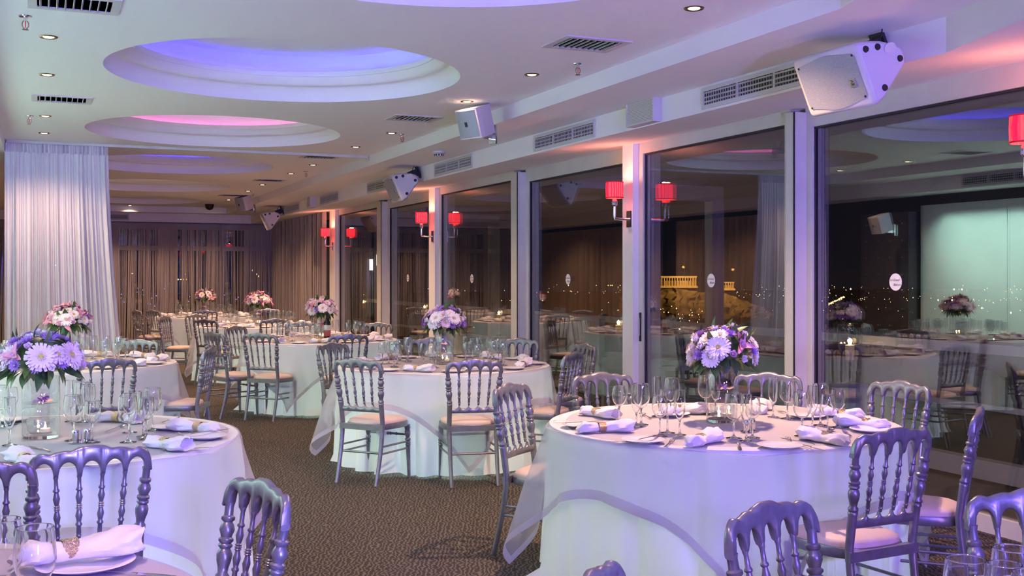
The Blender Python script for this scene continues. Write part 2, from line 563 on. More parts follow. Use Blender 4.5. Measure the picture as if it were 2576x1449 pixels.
# ---------------------------------------------------------------- window wall
XF = XW                     # room face of the frames
def frame_window(n, y0, y1, xg=None, head=0.10, stile=0.075, sill=0.10):
    xg = xg or XF + 0.05
    w = struct(empty('window_%d' % n, (0, 0, 0)))
    z1 = ZWIN + 0.0
    g = lambda *a: MB().box(*a).mesh('frame_bar', 'frame_white', False)
    put('head_rail', g(xg - 0.04, xg + 0.04, y0, y1, z1 - head, z1), w)
    put('bottom_rail', g(xg - 0.04, xg + 0.04, y0, y1, 0.0, sill), w)
    put('stile', g(xg - 0.04, xg + 0.04, y0, y0 + stile, sill, z1 - head), w)
    put('stile', g(xg - 0.04, xg + 0.04, y1 - stile, y1, sill, z1 - head), w)
    put('pane', MB().box(xg - 0.010, xg + 0.010, y0 + stile, y1 - stile, sill, z1 - head).mesh('pane', 'window_glass', False), w)
    # dark gasket line around the glass
    mb = MB()
    for a in ((y0 + stile - 0.001, y0 + stile + 0.012, sill, z1 - head), (y1 - stile - 0.012, y1 - stile + 0.001, sill, z1 - head),
              (y0 + stile, y1 - stile, z1 - head - 0.014, z1 - head + 0.001)):
        mb.box(xg - 0.022, xg - 0.012, *a)
    put('gasket', mb.mesh('gasket', 'dark_gap', False), w)
    return w
yA = PY(2012, XF); yB0 = PY(1997, XF); yB1 = PY(1609, XF); yc1a = PY(1592, 4.93); yc1b = PY(1566, 4.93)
yC0 = PY(1563, XF); yC1 = PY(1312, XF); yD0 = PY(1298, XF); yD1 = PY(1105, XF); yc2a = PY(1094, 4.93); yc2b = PY(1079, 4.93)
yE0 = PY(1078, XF); yE1 = PY(967, XF); yF0 = PY(957, XF); yF1 = PY(851, XF); yc3a = PY(843, 4.93); yc3b = PY(829, 4.93)
frame_window(1, yA - 4.0, yA, XF + 0.09, 0.14)
frame_window(2, yB0 + 0.02, yB1, XF + 0.03)
frame_window(3, yc1b, yC1, XF + 0.09, 0.14)
frame_window(4, yD0 + 0.02, yD1, XF + 0.03)
frame_window(5, yc2b, yE1, XF + 0.09, 0.14)
frame_window(6, yF0 + 0.02, yF1, XF + 0.03)
frame_window(7, yc3b, YF, XF + 0.09, 0.14)
frame_window(8, YN, yA - 4.0, XF + 0.03)
# columns and mullions
for n, (a, b, x0) in enumerate(((yc1a, yc1b, 4.93), (yc2a, yc2b, 4.93), (yc3a, yc3b, 4.93), (yA - 4.25, yA - 3.95, 4.93))):
    struct(put('trim_%d' % (10 + n), MB().box(x0, XF + 0.22, min(a, b), max(a, b), 0, ZWIN).mesh('column', 'column_white', False)))
for n, (a, b) in enumerate(((yA - 0.01, yB0 + 0.02), (yC1 - 0.01, yD0 + 0.02), (yE1 - 0.01, yF0 + 0.02))):
    mb = MB().box(XF - 0.055, XF + 0.15, min(a, b), max(a, b), 0, ZWIN - 0.03)
    mu = struct(put('trim_%d' % (20 + n), mb.mesh('mullion', 'frame_white', False)))
    put('track_slot', MB().box(XF - 0.058, XF - 0.05, min(a, b), min(a, b) + 0.012, 0, ZWIN - 0.03).mesh('slot', 'dark_gap', False), mu)
# sliding-door pull on the stile beside the first column
hd = empty('door_pull', (XF - 0.012, yB1 - 0.035, 1.03))
put('plate', MB().box(-0.006, 0.002, -0.014, 0.014, -0.13, 0.13).mesh('plate', 'black_rubber', False), hd)
put('slot', MB().box(-0.012, -0.006, -0.005, 0.005, -0.08, 0.08).mesh('slot', 'steel', False), hd)
tag(hd, 'long black recessed pull on the stile beside the tall column', 'door pull')

# far glass wall behind the string curtains
for n in range(5):
    x0 = XL + (XW - XL) / 5 * n
    x1 = XL + (XW - XL) / 5 * (n + 1)
    w = struct(empty('window_%d' % (20 + n)))
    put('stile', MB().box(x0, x0 + 0.1, YF, YF + 0.1, 0, ZB).mesh('bar', 'frame_white', False), w)
    put('head_rail', MB().box(x0 + 0.1, x1, YF, YF + 0.1, ZB - 0.12, ZB).mesh('bar', 'frame_white', False), w)
    put('mid_rail', MB().box(x0 + 0.1, x1, YF, YF + 0.1, 2.05, 2.15).mesh('bar', 'frame_white', False), w)
    put('pane', MB().box(x0 + 0.1, x1, YF + 0.03, YF + 0.05, 0, ZB - 0.12).mesh('pane', 'window_glass', False), w)

# ---------------------------------------------------------------- left side of the room (seen mirrored in the windows)
lw = struct(empty('wall_lit'))
pan_me = MB().box(-0.02, 0.02, 0, 1.53, 0, 2.5).mesh('wall_panel', 'mint_panel', False)
for k in range(5, 10):
    put('wall_panel', pan_me, lw, (XL + 0.02, -3.3 + 1.545 * k, 0))
tp = MB().box(XL + 0.003, XL + 0.16, 12.25, 13.25, 0, 2.42)
pil = tag(put('padded_panel', tp.mesh('padded_panel', 'tufted_fabric', False)), 'dark button-tufted wall panel beside the pale lit wall', 'wall panel')
bt = MB().lathe([(0.0001, 0.0), (0.016, 0.002), (0.018, 0.01), (0.008, 0.016), (0.0001, 0.018)], 8).mesh('button', 'steel')
for i in range(4):
    for j in range(9):
        put('button', bt, pil, (XL + 0.16, 12.37 + 0.25 * i, 0.25 + 0.25 * j), (0, PI / 2, 0))

# ---------------------------------------------------------------- ceiling fittings
def ceiling_light_mesh():
    ring = MB().lathe([(0.034, 0.012), (0.036, -0.002), (0.050, -0.006), (0.055, 0.0), (0.054, 0.004)], 20, cap=False).mesh('trim_ring', 'brass_dark')
    cup = MB().lathe([(0.041, -0.003), (0.036, -0.001), (0.0001, 0.0005)], 20, cap=False).mesh('reflector', 'chrome')
    bulb = MB().lathe([(0.0001, -0.006), (0.025, -0.005), (0.032, -0.001), (0.0001, 0.0)], 16).mesh('bulb', 'bulb_glow')
    return ring, cup, bulb
dl_parts = ceiling_light_mesh()
def downlight(p, label, pw=60):
    e = empty('downlight', (p.x, p.y, ZC - 0.002))
    for n, me in zip(('trim_ring', 'reflector', 'bulb'), dl_parts):
        put(n, me, e)
    tag(e, label, 'ceiling light', 'round recessed ceiling spots')
    light('downlight_lamp', 'SPOT', (p.x, p.y, ZC - 0.03), pw, WARM, (p.x, p.y, 0), spot_size=2.4, spot_blend=0.8, shadow_soft_size=0.03)
ORDN = ['first', 'second', 'third', 'fourth', 'fifth', 'sixth', 'seventh', 'eighth', 'ninth', 'tenth', 'eleventh', 'twelfth', 'thirteenth', 'fourteenth', 'fifteenth', 'sixteenth', 'seventeenth', 'eighteenth', 'nineteenth', 'twentieth']
RDL = [(1746, 20), (1338, 187), (1175, 255), (985, 334), (895, 369), (787, 414), (732, 436), (660, 464), (624, 480), (575, 502)]
for k, (u, v) in enumerate(RDL):
    p = P(u, v, ZC)
    lab = 'nearest glowing round spot in the window-side ceiling row' if k == 0 else '%s glowing round spot from the front, window-side ceiling row' % ORDN[k]
    downlight(p, lab, 210 if k == 0 else (55 if k < 5 else 120))
for k, (u, v) in enumerate([(122, 92), (118, 187), (114, 291), (111, 334)]):
    downlight(P(u, v, ZC), ['nearest', 'second', 'third', 'last'][k] + ' glowing round spot in the left ceiling row' + ('' if k in (0,) else ' before the white curtain'))
for k, (u, v) in enumerate([(530, 520), (327, 516)]):
    downlight(P(u, v, ZC), ['small glowing spot beside the dark dome camera', 'small glowing spot in the far ceiling beside the curtain'][k], 60)
for y in (15.8, 18.0, 20.3, 22.6):
    light('downlight_lamp', 'SPOT', (0.03, y, ZC - 0.03), 110, WARM, (0.03, y, 0), spot_size=2.4, spot_blend=0.8, shadow_soft_size=0.03)
for x, y in ((3.25, 2.2), (3.25, 0.4), (0.03, 2.6), (0.03, 0.6)):
    light('downlight_lamp', 'SPOT', (x, y, ZC - 0.03), 70, WARM, (x, y, 0), spot_size=2.4, spot_blend=0.8, shadow_soft_size=0.03)

def ceiling_vent(u, v, label, sx=0.46, sy=0.36, long_y=True):
    p = P(u, v, ZC)
    e = empty('ceiling_vent', (p.x, p.y, ZC))
    mb = MB()
    t = 0.045
    for a in ((-sx / 2, sx / 2, -sy / 2, -sy / 2 + t), (-sx / 2, sx / 2, sy / 2 - t, sy / 2), (-sx / 2, -sx / 2 + t, -sy / 2 + t, sy / 2 - t), (sx / 2 - t, sx / 2, -sy / 2 + t, sy / 2 - t)):
        mb.box(*a, -0.008, 0.006)
    put('vent_frame', mb.mesh('vent_frame', 'white_plastic', False), e)
    put('backing', MB().box(-sx / 2 + t, sx / 2 - t, -sy / 2 + t, sy / 2 - t, 0.0, 0.004).mesh('backing', 'dark_gap', False), e)
    n = 9
    sl = MB().box(-0.002, 0.002, -sy / 2 + t, sy / 2 - t, -0.014, 0.010).mesh('slat', 'slat_paint', False)
    for i in range(n):
        put('slat', sl, e, (-sx / 2 + t + (sx - 2 * t) * (i + 0.5) / n, 0, 0), (0, 0.5, 0))
    tag(e, label, 'vent', 'slatted ceiling vents')
ceiling_vent(1476, 110, 'largest slatted ceiling vent, above the small box speaker')
ceiling_vent(1041, 297, 'slatted ceiling vent beside the small box speaker')
ceiling_vent(806, 394, 'slatted ceiling vent tucked behind the curtain rail end')
ceiling_vent(678, 453, 'dark slatted ceiling vent beyond the curtain rail')
ceiling_vent(585, 491, 'small pale ceiling vent near the far cream speaker')
ceiling_vent(156, 249, 'slatted ceiling vent among the left row of spots')
ceiling_vent(188, 8, 'slatted ceiling vent cut off by the top left edge')

def sprinkler(u, v, label):
    p = P(u, v, ZC)
    e = empty('sprinkler', (p.x, p.y, ZC))
    put('cover_plate', MB().lathe([(0.0001, 0), (0.036, 0), (0.034, -0.006), (0.010, -0.009), (0.010, -0.03), (0.0001, -0.03)], 18).mesh('cover_plate', 'chrome'), e)
    mb = MB()
    for s in (-1, 1):
        mb.tube([(s * 0.008, 0, -0.026), (s * 0.016, 0, -0.04), (s * 0.016, 0, -0.058), (s * 0.004, 0, -0.074)], 0.003, 6)
    put('yoke', mb.mesh('yoke', 'brass_dark'), e)
    put('bulb', MB().tube([(0, 0, -0.03), (0, 0, -0.066)], 0.003, 6).mesh('bulb', 'red_fabric'), e)
    put('deflector', MB().lathe([(0.0001, -0.074), (0.017, -0.075), (0.017, -0.078), (0.0001, -0.079)], 14).mesh('deflector', 'brass_dark'), e)
    tag(e, label, 'sprinkler', 'ceiling sprinkler heads')
sprinkler(64, 40, 'brass fire sprinkler nearest the top left corner')
sprinkler(74, 291, 'brass fire sprinkler beside the third left spot')
sprinkler(1454, 160, 'brass fire sprinkler below the largest ceiling vent')
sprinkler(1012, 338, 'brass fire sprinkler under the vent by the box speaker')
sprinkler(770, 431, 'brass fire sprinkler below the curtain rail end')
sprinkler(636, 483, 'small brass fire sprinkler above the far cream speaker')

p = P(1104, 381, ZS)
e = empty('smoke_detector', (p.x, p.y, ZS))
put('base', MB().lathe([(0.0001, 0), (0.075, 0), (0.076, -0.02), (0.062, -0.028), (0.0001, -0.028)], 24).mesh('base', 'white_plastic'), e)
put('chamber', MB().lathe([(0.048, -0.026), (0.044, -0.05), (0.030, -0.056), (0.0001, -0.056)], 24).mesh('chamber', 'white_plastic'), e)
fin = MB().box(0.045, 0.050, -0.007, 0.007, -0.048, -0.03).mesh('slot', 'dark_gap', False)
for i in range(10):
    put('slot', fin, e, rot=(0, 0, 2 * PI * i / 10))
tag(e, 'white round smoke detector under the soffit', 'smoke detector')

p = P(527, 519, ZS + 0.08)
e = empty('dome_camera', (p.x, p.y, ZC))
put('base', MB().lathe([(0.0001, 0), (0.09, 0), (0.09, -0.04), (0.0001, -0.04)], 20).mesh('base', 'black_rubber'), e)
put('dome', MB().lathe([(0.085, -0.04), (0.08, -0.075), (0.055, -0.11), (0.0001, -0.125)], 20).mesh('dome', 'wine_glass_bottle'), e)
tag(e, 'dark dome security camera under the far ceiling edge', 'camera')

# curtain rail across the coffer
ry = 12.9
e = tag(empty('curtain_rail', (0, 0, 0)), 'slim white curtain rail running across the ceiling', 'curtain rail')
put('rail', MB().box(XCL + 0.02, XCO - 0.03, ry - 0.016, ry + 0.016, ZC - 0.03, ZC - 0.001).mesh('rail', 'frame_white', False), e)
put('end_cap', MB().box(XCO - 0.03, XCO - 0.01, ry - 0.02, ry + 0.02, ZC - 0.045, ZC - 0.001).mesh('end_cap', 'white_plastic', False), e)

# ---------------------------------------------------------------- bulkhead fittings (face X = XBU)
def bulk_vent(u0, u1, label, xb=XBU, nsec=3, sgn=-1, yy=None, rotz=0, cover=True):
    y0, y1 = yy if yy else (PY(u1, xb), PY(u0, xb))
    L = y1 - y0
    hh = 0.150
    zc = (ZS + ZB) / 2
    e = empty('wall_vent', (xb, (y0 + y1) / 2, zc), (0, 0, rotz))
    t = 0.028
    mb = MB()
    x0, x1 = sorted((0.002 * sgn, 0.012 * sgn))
    mb.box(x0, x1, -L / 2, L / 2, hh / 2 - t, hh / 2)
    mb.box(x0, x1, -L / 2, L / 2, -hh / 2, -hh / 2 + t)
    sec = (L - 2 * t) / nsec
    for i in range(nsec + 1):
        w = t if i in (0, nsec) else 0.010
        yc = -L / 2 + t + sec * i
        a, b = (yc - t, yc) if i == 0 else ((yc, yc + t) if i == nsec else (yc - w, yc + w))
        mb.box(x0, x1, a, b, -hh / 2 + t, hh / 2 - t)
    put('vent_frame', mb.mesh('vent_frame', 'white_plastic', False), e)
    put('backing', MB().box(*sorted((0.0015 * sgn, 0.003 * sgn)), -L / 2 + t, L / 2 - t, -hh / 2 + t, hh / 2 - t).mesh('backing', 'dark_gap', False), e)
    sl = MB().box(*sorted((0.006 * sgn, 0.018 * sgn)), -sec / 2 + 0.010, sec / 2 - 0.010, -0.003, 0.003).mesh('slat', 'slat_paint', False)
    fm = MB()
    nf = max(5, int(sec / 0.03))
    for q in range(nf):
        yq = -sec / 2 + 0.012 + (sec - 0.024) * (q + 0.5) / nf
        fm.box(*sorted((0.003 * sgn, 0.008 * sgn)), yq - 0.002, yq + 0.002, -hh / 2 + t, hh / 2 - t)
    fme = fm.mesh('fins', 'slat_paint', False)
    for i in range(nsec):
        yc = -L / 2 + t + sec * (i + 0.5)
        put('fins', fme, e, (0, yc, 0))
        for k in range(3):
            put('slat', sl, e, (0, yc, -hh / 2 + t + (hh - 2 * t) * (k + 0.5) / 3), (0, 0.3, 0))
    tag(e, label, 'vent', 'three-section wall grilles')
    return e
bulk_vent(1768, 2062, 'wall grille half hidden behind the big white speaker')
bulk_vent(1345, 1499, 'wall grille left of the ribbed emergency light')
bulk_vent(1094, 1190, 'wall grille below the smoke detector')
bulk_vent(925, 990, 'wall grille partly behind the second triangular speaker')
bulk_vent(806, 853, 'small wall grille right of the far wall light box')
bulk_vent(718, 754, 'farthest wall grille beside the far triangular speaker')
bulk_vent(0, 0, 'wall grille cut off by the top right corner', xb=3.90, yy=(2.74, 3.40), rotz=-math.atan(BX * 0.9) * 1.0)
bulk_vent(0, 0, 'dark wall grille mirrored above the pale lit wall', xb=XBL, sgn=1, yy=(9.6, 10.9))
# long grille over the far string curtain
e = empty('wall_vent', (0.75, YBF, (ZS + ZB) / 2), (0, 0, 0))
put('vent_frame', MB().box(-0.95, 0.95, -0.012, -0.002, -0.075, -0.045).box(-0.95, 0.95, -0.012, -0.002, 0.045, 0.075).box(0.92, 0.95, -0.012, -0.002, -0.045, 0.045).box(-0.95, -0.92, -0.012, -0.002, -0.045, 0.045).box(-0.01, 0.01, -0.012, -0.002, -0.045, 0.045).mesh('vent_frame', 'white_plastic', False), e)
put('backing', MB().box(-0.92, 0.92, -0.004, -0.001, -0.045, 0.045).mesh('backing', 'dark_gap', False), e)
sl = MB().box(-0.92, 0.92, -0.018, -0.008, -0.006, 0.006).mesh('slat', 'slat_paint', False)
for k in range(4):
    put('slat', sl, e, (0, 0, -0.034 + 0.0226 * k))
tag(e, 'long grille on the far bulkhead above the string curtains', 'vent')

def emergency_light(u0, u1, label, deep=0.07):
    y0, y1 = PY(u1 - 12, XBU - deep), PY(u0, XBU - deep)
    L = abs(y1 - y0)
    e = empty('emergency_light', (XBU, (y0 + y1) / 2, (ZS + ZB) / 2 + 0.012))
    h = 0.19
    put('housing', MB().box(-deep + 0.012, -0.001, -L / 2, L / 2, -h / 2, h / 2).mesh('housing', 'white_plastic', False), e)
    mb = MB()
    for a in ((-L / 2, L / 2, h / 2 - 0.014, h / 2), (-L / 2, L / 2, -h / 2, -h / 2 + 0.014), (-L / 2, -L / 2 + 0.014, -h / 2 + 0.014, h / 2 - 0.014), (L / 2 - 0.014, L / 2, -h / 2 + 0.014, h / 2 - 0.014)):
        mb.box(-deep - 0.008, -deep + 0.012, *a)
    put('bezel', mb.mesh('bezel', 'white_plastic', False), e)
    put('diffuser', MB().box(-deep - 0.003, -deep + 0.011, -L / 2 + 0.014, L / 2 - 0.014, -h / 2 + 0.014, h / 2 - 0.014).mesh('diffuser', 'ribbed_diffuser', False), e)
    tag(e, label, 'emergency light')
    return e
emergency_light(1577, 1657, 'white boxed emergency light with ribbed diffuser on the bulkhead')
emergency_light(772, 793, 'small boxed light on the bulkhead between two far grilles', 0.09)

# ---------------------------------------------------------------- speakers
def text_mesh(s, size, mat, shear=0.0, depth=0.001):
    c = bpy.data.curves.new('lettering', 'FONT')
    c.body = s
    c.size = size
    c.shear = shear
    c.extrude = depth
    c.align_x = 'CENTER'
    c.align_y = 'CENTER'
    o = bpy.data.objects.new('lettering', c)
    COL.objects.link(o)
    dg = bpy.context.evaluated_depsgraph_get()
    me = bpy.data.meshes.new_from_object(o.evaluated_get(dg))
    bpy.data.objects.remove(o)
    me.materials.clear()
    me.materials.append(MATS[mat])
    return me
def round_poly(pts, r, n=4):
    out = []
    k = len(pts)
    for i in range(k):
        p0, p1, p2 = Vector(pts[i - 1]), Vector(pts[i]), Vector(pts[(i + 1) % k])
        a = (p0 - p1).normalized()
        b = (p2 - p1).normalized()
        rr = min(r, (p0 - p1).length / 2.1, (p2 - p1).length / 2.1)
        s, t = p1 + a * rr, p1 + b * rr
        for j in range(n + 1):
            q = j / n
            out.append(tuple((s * (1 - q) + p1 * q) * (1 - q) + (p1 * (1 - q) + t * q) * q))
    return out
def make_tri_speaker():
    """local frame: y long axis (near end at -y), x out of the grille, z up"""
    L, Wd, Dp = 0.52, 0.34, 0.30
    end = [(0, -Wd / 2), (0, Wd / 2), (-0.05, Wd / 2 + 0.0), (-Dp * 0.62, Wd / 2 - 0.045), (-Dp, 0.055), (-Dp, -0.03), (-0.05, -Wd / 2)]
    end = round_poly([(x, -z) for x, z in end], 0.035, 4)
    mb = MB()
    rows = []
    for y, s in ((-L / 2, 0.86), (-L / 2 + 0.008, 0.94), (-L / 2 + 0.03, 1.0), (L / 2 - 0.03, 1.0), (L / 2 - 0.008, 0.94), (L / 2, 0.86)):
        cxm = -0.12
        rows.append([Vector(((x - cxm) * s + cxm, y, z * s)) for x, z in end])
    mb.grid(rows, close=True)
    n = len(end)
    mb.add(rows[0], [tuple(range(n))])
    mb.add(rows[-1], [tuple(reversed(range(n)))])
    cab = mb.mesh('cabinet', 'white_plastic', True, 35)
    # grille with wavy long edges
    top, bot = [], []
    N = 24
    for i in range(N + 1):
        t = i / N
        y = -L / 2 + 0.035 + (L - 0.07) * t
        wv = 0.014 * sin((t - 0.25) * 2 * PI)
        edge = min(t, 1 - t)
        rd = -0.02 * max(0, 1 - edge / 0.06) ** 2
        top.append(Vector((0.004, y, Wd / 2 - 0.034 + wv + rd)))
        bot.append(Vector((0.004, y, -Wd / 2 + 0.034 - wv * 0.8 - rd)))
    g = MB().grid([top, bot])
    g.grid([[v + Vector((-0.01, 0, 0)) for v in bot], bot])
    g.grid([top, [v + Vector((-0.01, 0, 0)) for v in top]])
    gr = g.mesh('grille', 'grille_metal', False)
    foot = MB().lathe([(0.0001, 0.01), (0.016, 0.009), (0.019, 0.0), (0.019, -0.012)], 14).mesh('rubber_foot', 'black_rubber')
    han = MB().lathe([(0.0001, -0.02), (0.02, -0.018), (0.026, 0.002), (0.032, 0.004)], 16, Matrix.Diagonal((0.8, 1.3, 1, 1))).mesh('handle_recess', 'frame_white')
    badge = MB().box(0.003, 0.010, -0.022, 0.022, -0.022, 0.022).mesh('badge', 'steel', False)
    ev = text_mesh('EV', 0.028, 'dark_gap')
    screw = MB().lathe([(0.0001, 0.004), (0.006, 0.003), (0.007, 0)], 8).mesh('screw', 'black_rubber')
    brk = MB().box(-Dp - 0.10, -Dp + 0.03, -0.03, 0.03, -0.12, -0.03).box(-Dp - 0.11, -Dp - 0.09, -0.05, 0.05, -0.17, 0.02).mesh('bracket', 'black_rubber', False)
    wire = MB().tube([(-Dp + 0.04, -0.1, -0.06), (-Dp - 0.02, -0.12, -0.14), (-Dp - 0.06, -0.10, -0.17), (-Dp - 0.10, -0.06, -0.16)], 0.004, 6).mesh('wire', 'black_rubber')
    return dict(L=L, W=Wd, D=Dp, cab=cab, gr=gr, foot=foot, han=han, badge=badge, ev=ev, screw=screw, brk=brk, wire=wire)
SPK = make_tri_speaker()
def tri_speaker(loc, rot, label, scale=1.0):
    e = empty('loudspeaker', loc)
    e.rotation_mode = 'XYZ'
    e.matrix_world = Matrix.Translation(loc) @ rot.to_4x4() @ Matrix.Scale(scale, 4)
    put('cabinet', SPK['cab'], e)
    g = put('grille', SPK['gr'], e)
    L, Wd = SPK['L'], SPK['W']
    for (y, z) in ((-L / 2 + 0.05, Wd / 2 - 0.06), (L / 2 - 0.05, Wd / 2 - 0.055), (-L / 2 + 0.05, -Wd / 2 + 0.055), (L / 2 - 0.05, -Wd / 2 + 0.055)):
        put('screw', SPK['screw'], g, mat=axisM((0.004, y, z), (1, 0, 0)))
    b = put('badge', SPK['badge'], e, (0, -L / 2 + 0.10, 0.025))
    put('lettering', SPK['ev'], b, mat=axisM((0.0105, 0, 0), (1, 0, 0), (0, 0, -1)))
    for (x, z) in ((-0.05, -0.12), (-0.13, -0.105), (-0.25, 0.0), (-0.09, 0.105)):
        put('rubber_foot', SPK['foot'], e, mat=axisM((x, -L / 2 + 0.002, z), (0, -1, 0)))
    put('handle_recess', SPK['han'], e, mat=axisM((-0.205, -L / 2 - 0.001, -0.075), (0, -1, 0)))
    put('bracket', SPK['brk'], e)
    put('wire', SPK['wire'], e)
    tag(e, label, 'speaker', 'large triangular white loudspeakers')
    return e
def spk_rot(yaw, tilt):
    # grille towards -X (room), tilted down, turned about z
    R = Matrix.Rotation(PI, 3, 'Z')
    base = Matrix(((-1, 0, 0), (0, 1, 0), (0, 0, 1)))
    # keep right-handed: x out of grille -> -X, y long axis -> +Y, z -> mirrored up
    B = Matrix(((-1, 0, 0), (0, 1, 0), (0, 0, -1))).transposed()
    return Matrix.Rotation(yaw, 3, 'Z') @ Matrix.Rotation(-tilt, 3, 'Y') @ B
tri_speaker((3.90, 4.72, 2.535), spk_rot(0.02, 0.42), 'big white loudspeaker on the bulkhead nearest the camera')
tri_speaker((3.90, PY(985, 3.9), 2.535), spk_rot(-0.06, 0.42), 'triangular white loudspeaker between two wall grilles over the windows')
tri_speaker((3.90, PY(665, 3.9), 2.51), spk_rot(-0.10, 0.42), 'far triangular white loudspeaker beside the string curtain corner')

def box_speaker(loc, yaw, label, mat='white_plastic'):
    e = empty('box_speaker', loc, (0, 0, yaw))
    # local: front towards -y, back narrow at +y
    hw, hb, h, d = 0.125, 0.08, 0.125, 0.22
    pts = [(-hw, 0), (-hw, 0.05), (-hb, d), (hb, d), (hw, 0.05), (hw, 0)]
    mb = MB()
    V = [Vector((x, y, -h)) for x, y in pts] + [Vector((x, y, h)) for x, y in pts]
    n = len(pts)
    T = Matrix.Rotation(0.30, 4, 'X')
    V = [T @ v for v in V]
    mb.add(V, [tuple(range(n)), tuple(reversed(range(n, 2 * n)))] + [((i + 1) % n, i, n + i, n + (i + 1) % n) for i in range(n)])
    put('cabinet', mb.mesh('cabinet', mat, False), e)
    rows = []
    for j in range(2):
        z = (-h + 0.012) if j == 0 else (h - 0.012)
        rows.append([T @ Vector((x, -0.004 - 0.022 * (1 - (x / hw) ** 2), z)) for x in [(-hw + 0.01) + (2 * hw - 0.02) * i / 10 for i in range(11)]])
    g = put('grille', MB().grid(rows).mesh('grille', 'grille_metal'), e)
    put('badge', MB().box(-0.012, 0.012, -0.031, -0.024, -0.02, 0.02, T).mesh('badge', 'black_rubber', False), e)
    put('bracket', MB().box(-0.02, 0.02, d - 0.02, d + 0.10, -0.10, -0.04).box(-0.04, 0.04, d + 0.07, d + 0.09, -0.14, 0.02).mesh('bracket', 'chrome', False), e)
    tag(e, label, 'speaker', 'small box loudspeakers')
    return e
box_speaker((3.28, PY(1178, 3.28), 2.765), -1.15, 'small white box loudspeaker with black badge on the ceiling step')
box_speaker((3.30, PY(604, 3.3), 2.78), -1.1, 'small cream box loudspeaker at the far end of the step')
box_speaker((XBL + 0.30, 12.2, 2.20), 0.15 + PI / 2, 'grey loudspeaker beside the tufted panel, mirrored in the window', 'white_plastic')

# ---------------------------------------------------------------- wall sconces
def shade_mesh():
    n = 48
    rows = []
    for z, r in ((0, 0.075), (0.004, 0.077), (0.075, 0.079), (0.146, 0.077), (0.15, 0.075)):
        rows.append([Vector(((r + 0.0022 * (1 if i % 2 else -1)) * cos(2 * PI * i / n), (r + 0.0022 * (1 if i % 2 else -1)) * sin(2 * PI * i / n), z)) for i in range(n)])
    return MB().grid(rows, close=True).mesh('lamp_shade', 'shade_red', True, 25)
SHM = shade_mesh()
BAND = MB().lathe([(0.078, 0), (0.081, 0.002), (0.081, 0.008), (0.078, 0.010)], 32, cap=False).mesh('band', 'red_fabric')
def sconce(u, xs, zs, xcol, label, ycol=None):
    y = PY(u, xs)
    e = empty('wall_sconce', (xcol, y if ycol is None else ycol, zs - 0.26))
    dy = y - e.location.y
    dx = xs - xcol
    put('wall_plate', MB().box(-0.02, -0.001, -0.035, 0.035, -0.075, 0.075).mesh('wall_plate', 'chrome', False), e)
    put('arm', MB().tube([(-0.01, 0, 0), (dx * 0.5, dy * 0.5, -0.004), (dx - 0.0, dy, 0.0), (dx, dy, 0.02), (dx, dy, 0.12)], 0.012, 10).mesh('arm', 'chrome'), e)
    put('socket', MB().lathe([(0.012, 0.11), (0.026, 0.125), (0.026, 0.16), (0.018, 0.175), (0.018, 0.2)], 14, Matrix.Translation((dx, dy, 0))).mesh('socket', 'chrome'), e)
    s = put('lamp_shade', SHM, e, (dx, dy, 0.185))
    put('band', BAND, s)
    put('band', BAND, s, (0, 0, 0.14))
    put('bulb', MB().lathe([(0.0001, 0.2), (0.016, 0.21), (0.022, 0.24), (0.012, 0.27), (0.0001, 0.28)], 12, Matrix.Translation((dx, dy, 0))).mesh('bulb', 'bulb_glow'), e)
    tag(e, label, 'wall lamp', 'red-shaded sconces')
    light('sconce_lamp', 'POINT', (xcol + dx, e.location.y + dy, zs + 0.06), 3.2, (1.0, 0.42, 0.26), shadow_soft_size=0.03)
sconce(1546, 4.76, 2.27, 4.93, 'red pleated sconce on the tall column beside the temple view', yc1a + (yc1b - yc1a) * 0.25)
sconce(2580, 4.76, 2.27, 4.93, 'red pleated sconce cut off by the right edge', PY(2580, 4.76))
sconce(1060, 4.78, 2.29, 4.93, 'red pleated sconce on the second column under the speaker', yc2a + (yc2b - yc2a) * 0.25)
sconce(818, 4.78, 2.29, 4.93, 'farthest red pleated sconce beside the string curtain', yc3a + (yc3b - yc3a) * 0.25)

# ---------------------------------------------------------------- curtains
def sheet(name, xs, z0, z1, yfun, mat, nz=10, taper=None):
    rows = []
    for j in range(nz + 1):
        t = j / nz
        z = z1 + (z0 - z1) * t
        rows.append([Vector((taper(x, t) if taper else x, yfun(x, t), z)) for x in xs])
    return MB().grid(rows).mesh(name, mat)
r2 = random.Random(3)
ph = [r2.uniform(0, 6.28) for _ in range(8)]
def curt_y(x, t):
    a = 0.012 + 0.045 * min(1, t * 2.2)
    return ry + a * (0.5 * sin(x * 58 + ph[0] + 1.5 * sin(x * 7)) + 0.42 * sin(x * 118 + ph[1] + 2.2 * sin(x * 13)) + 0.30 * sin(x * 190 + ph[2] + 2 * sin(x * 21)) + 0.3 * sin(x * 21 + ph[3]))
cw = 0.675
e = tag(empty('sheer_curtain', (XCL, ry, 0)), 'tall white sheer curtain with gathered heading at left', 'curtain')
xs = [XCL + (cw - XCL) * i / 330 for i in range(331)]
c_me = sheet('fabric', xs, 0.02, ZC - 0.12, curt_y, 'sheer_curtain', 12, lambda x, t: x + (0.20 * t ** 1.5) * ((x - XCL) / (cw - XCL)) ** 2)
o = put('fabric', c_me, e)
o.location = (-XCL, -ry, 0)
rows = []
for j in range(5):
    t = j / 4
    rows.append([Vector((x, ry + (0.018 + 0.006 * t) * sin(x * 120 + 2.5 * sin(x * 31)) + 0.008 * sin(x * 300), ZC - 0.032 - 0.10 * t)) for x in xs])
o = put('heading', MB().grid(rows).mesh('heading', 'sheer_curtain'), e)
o.location = (-XCL, -ry, 0)

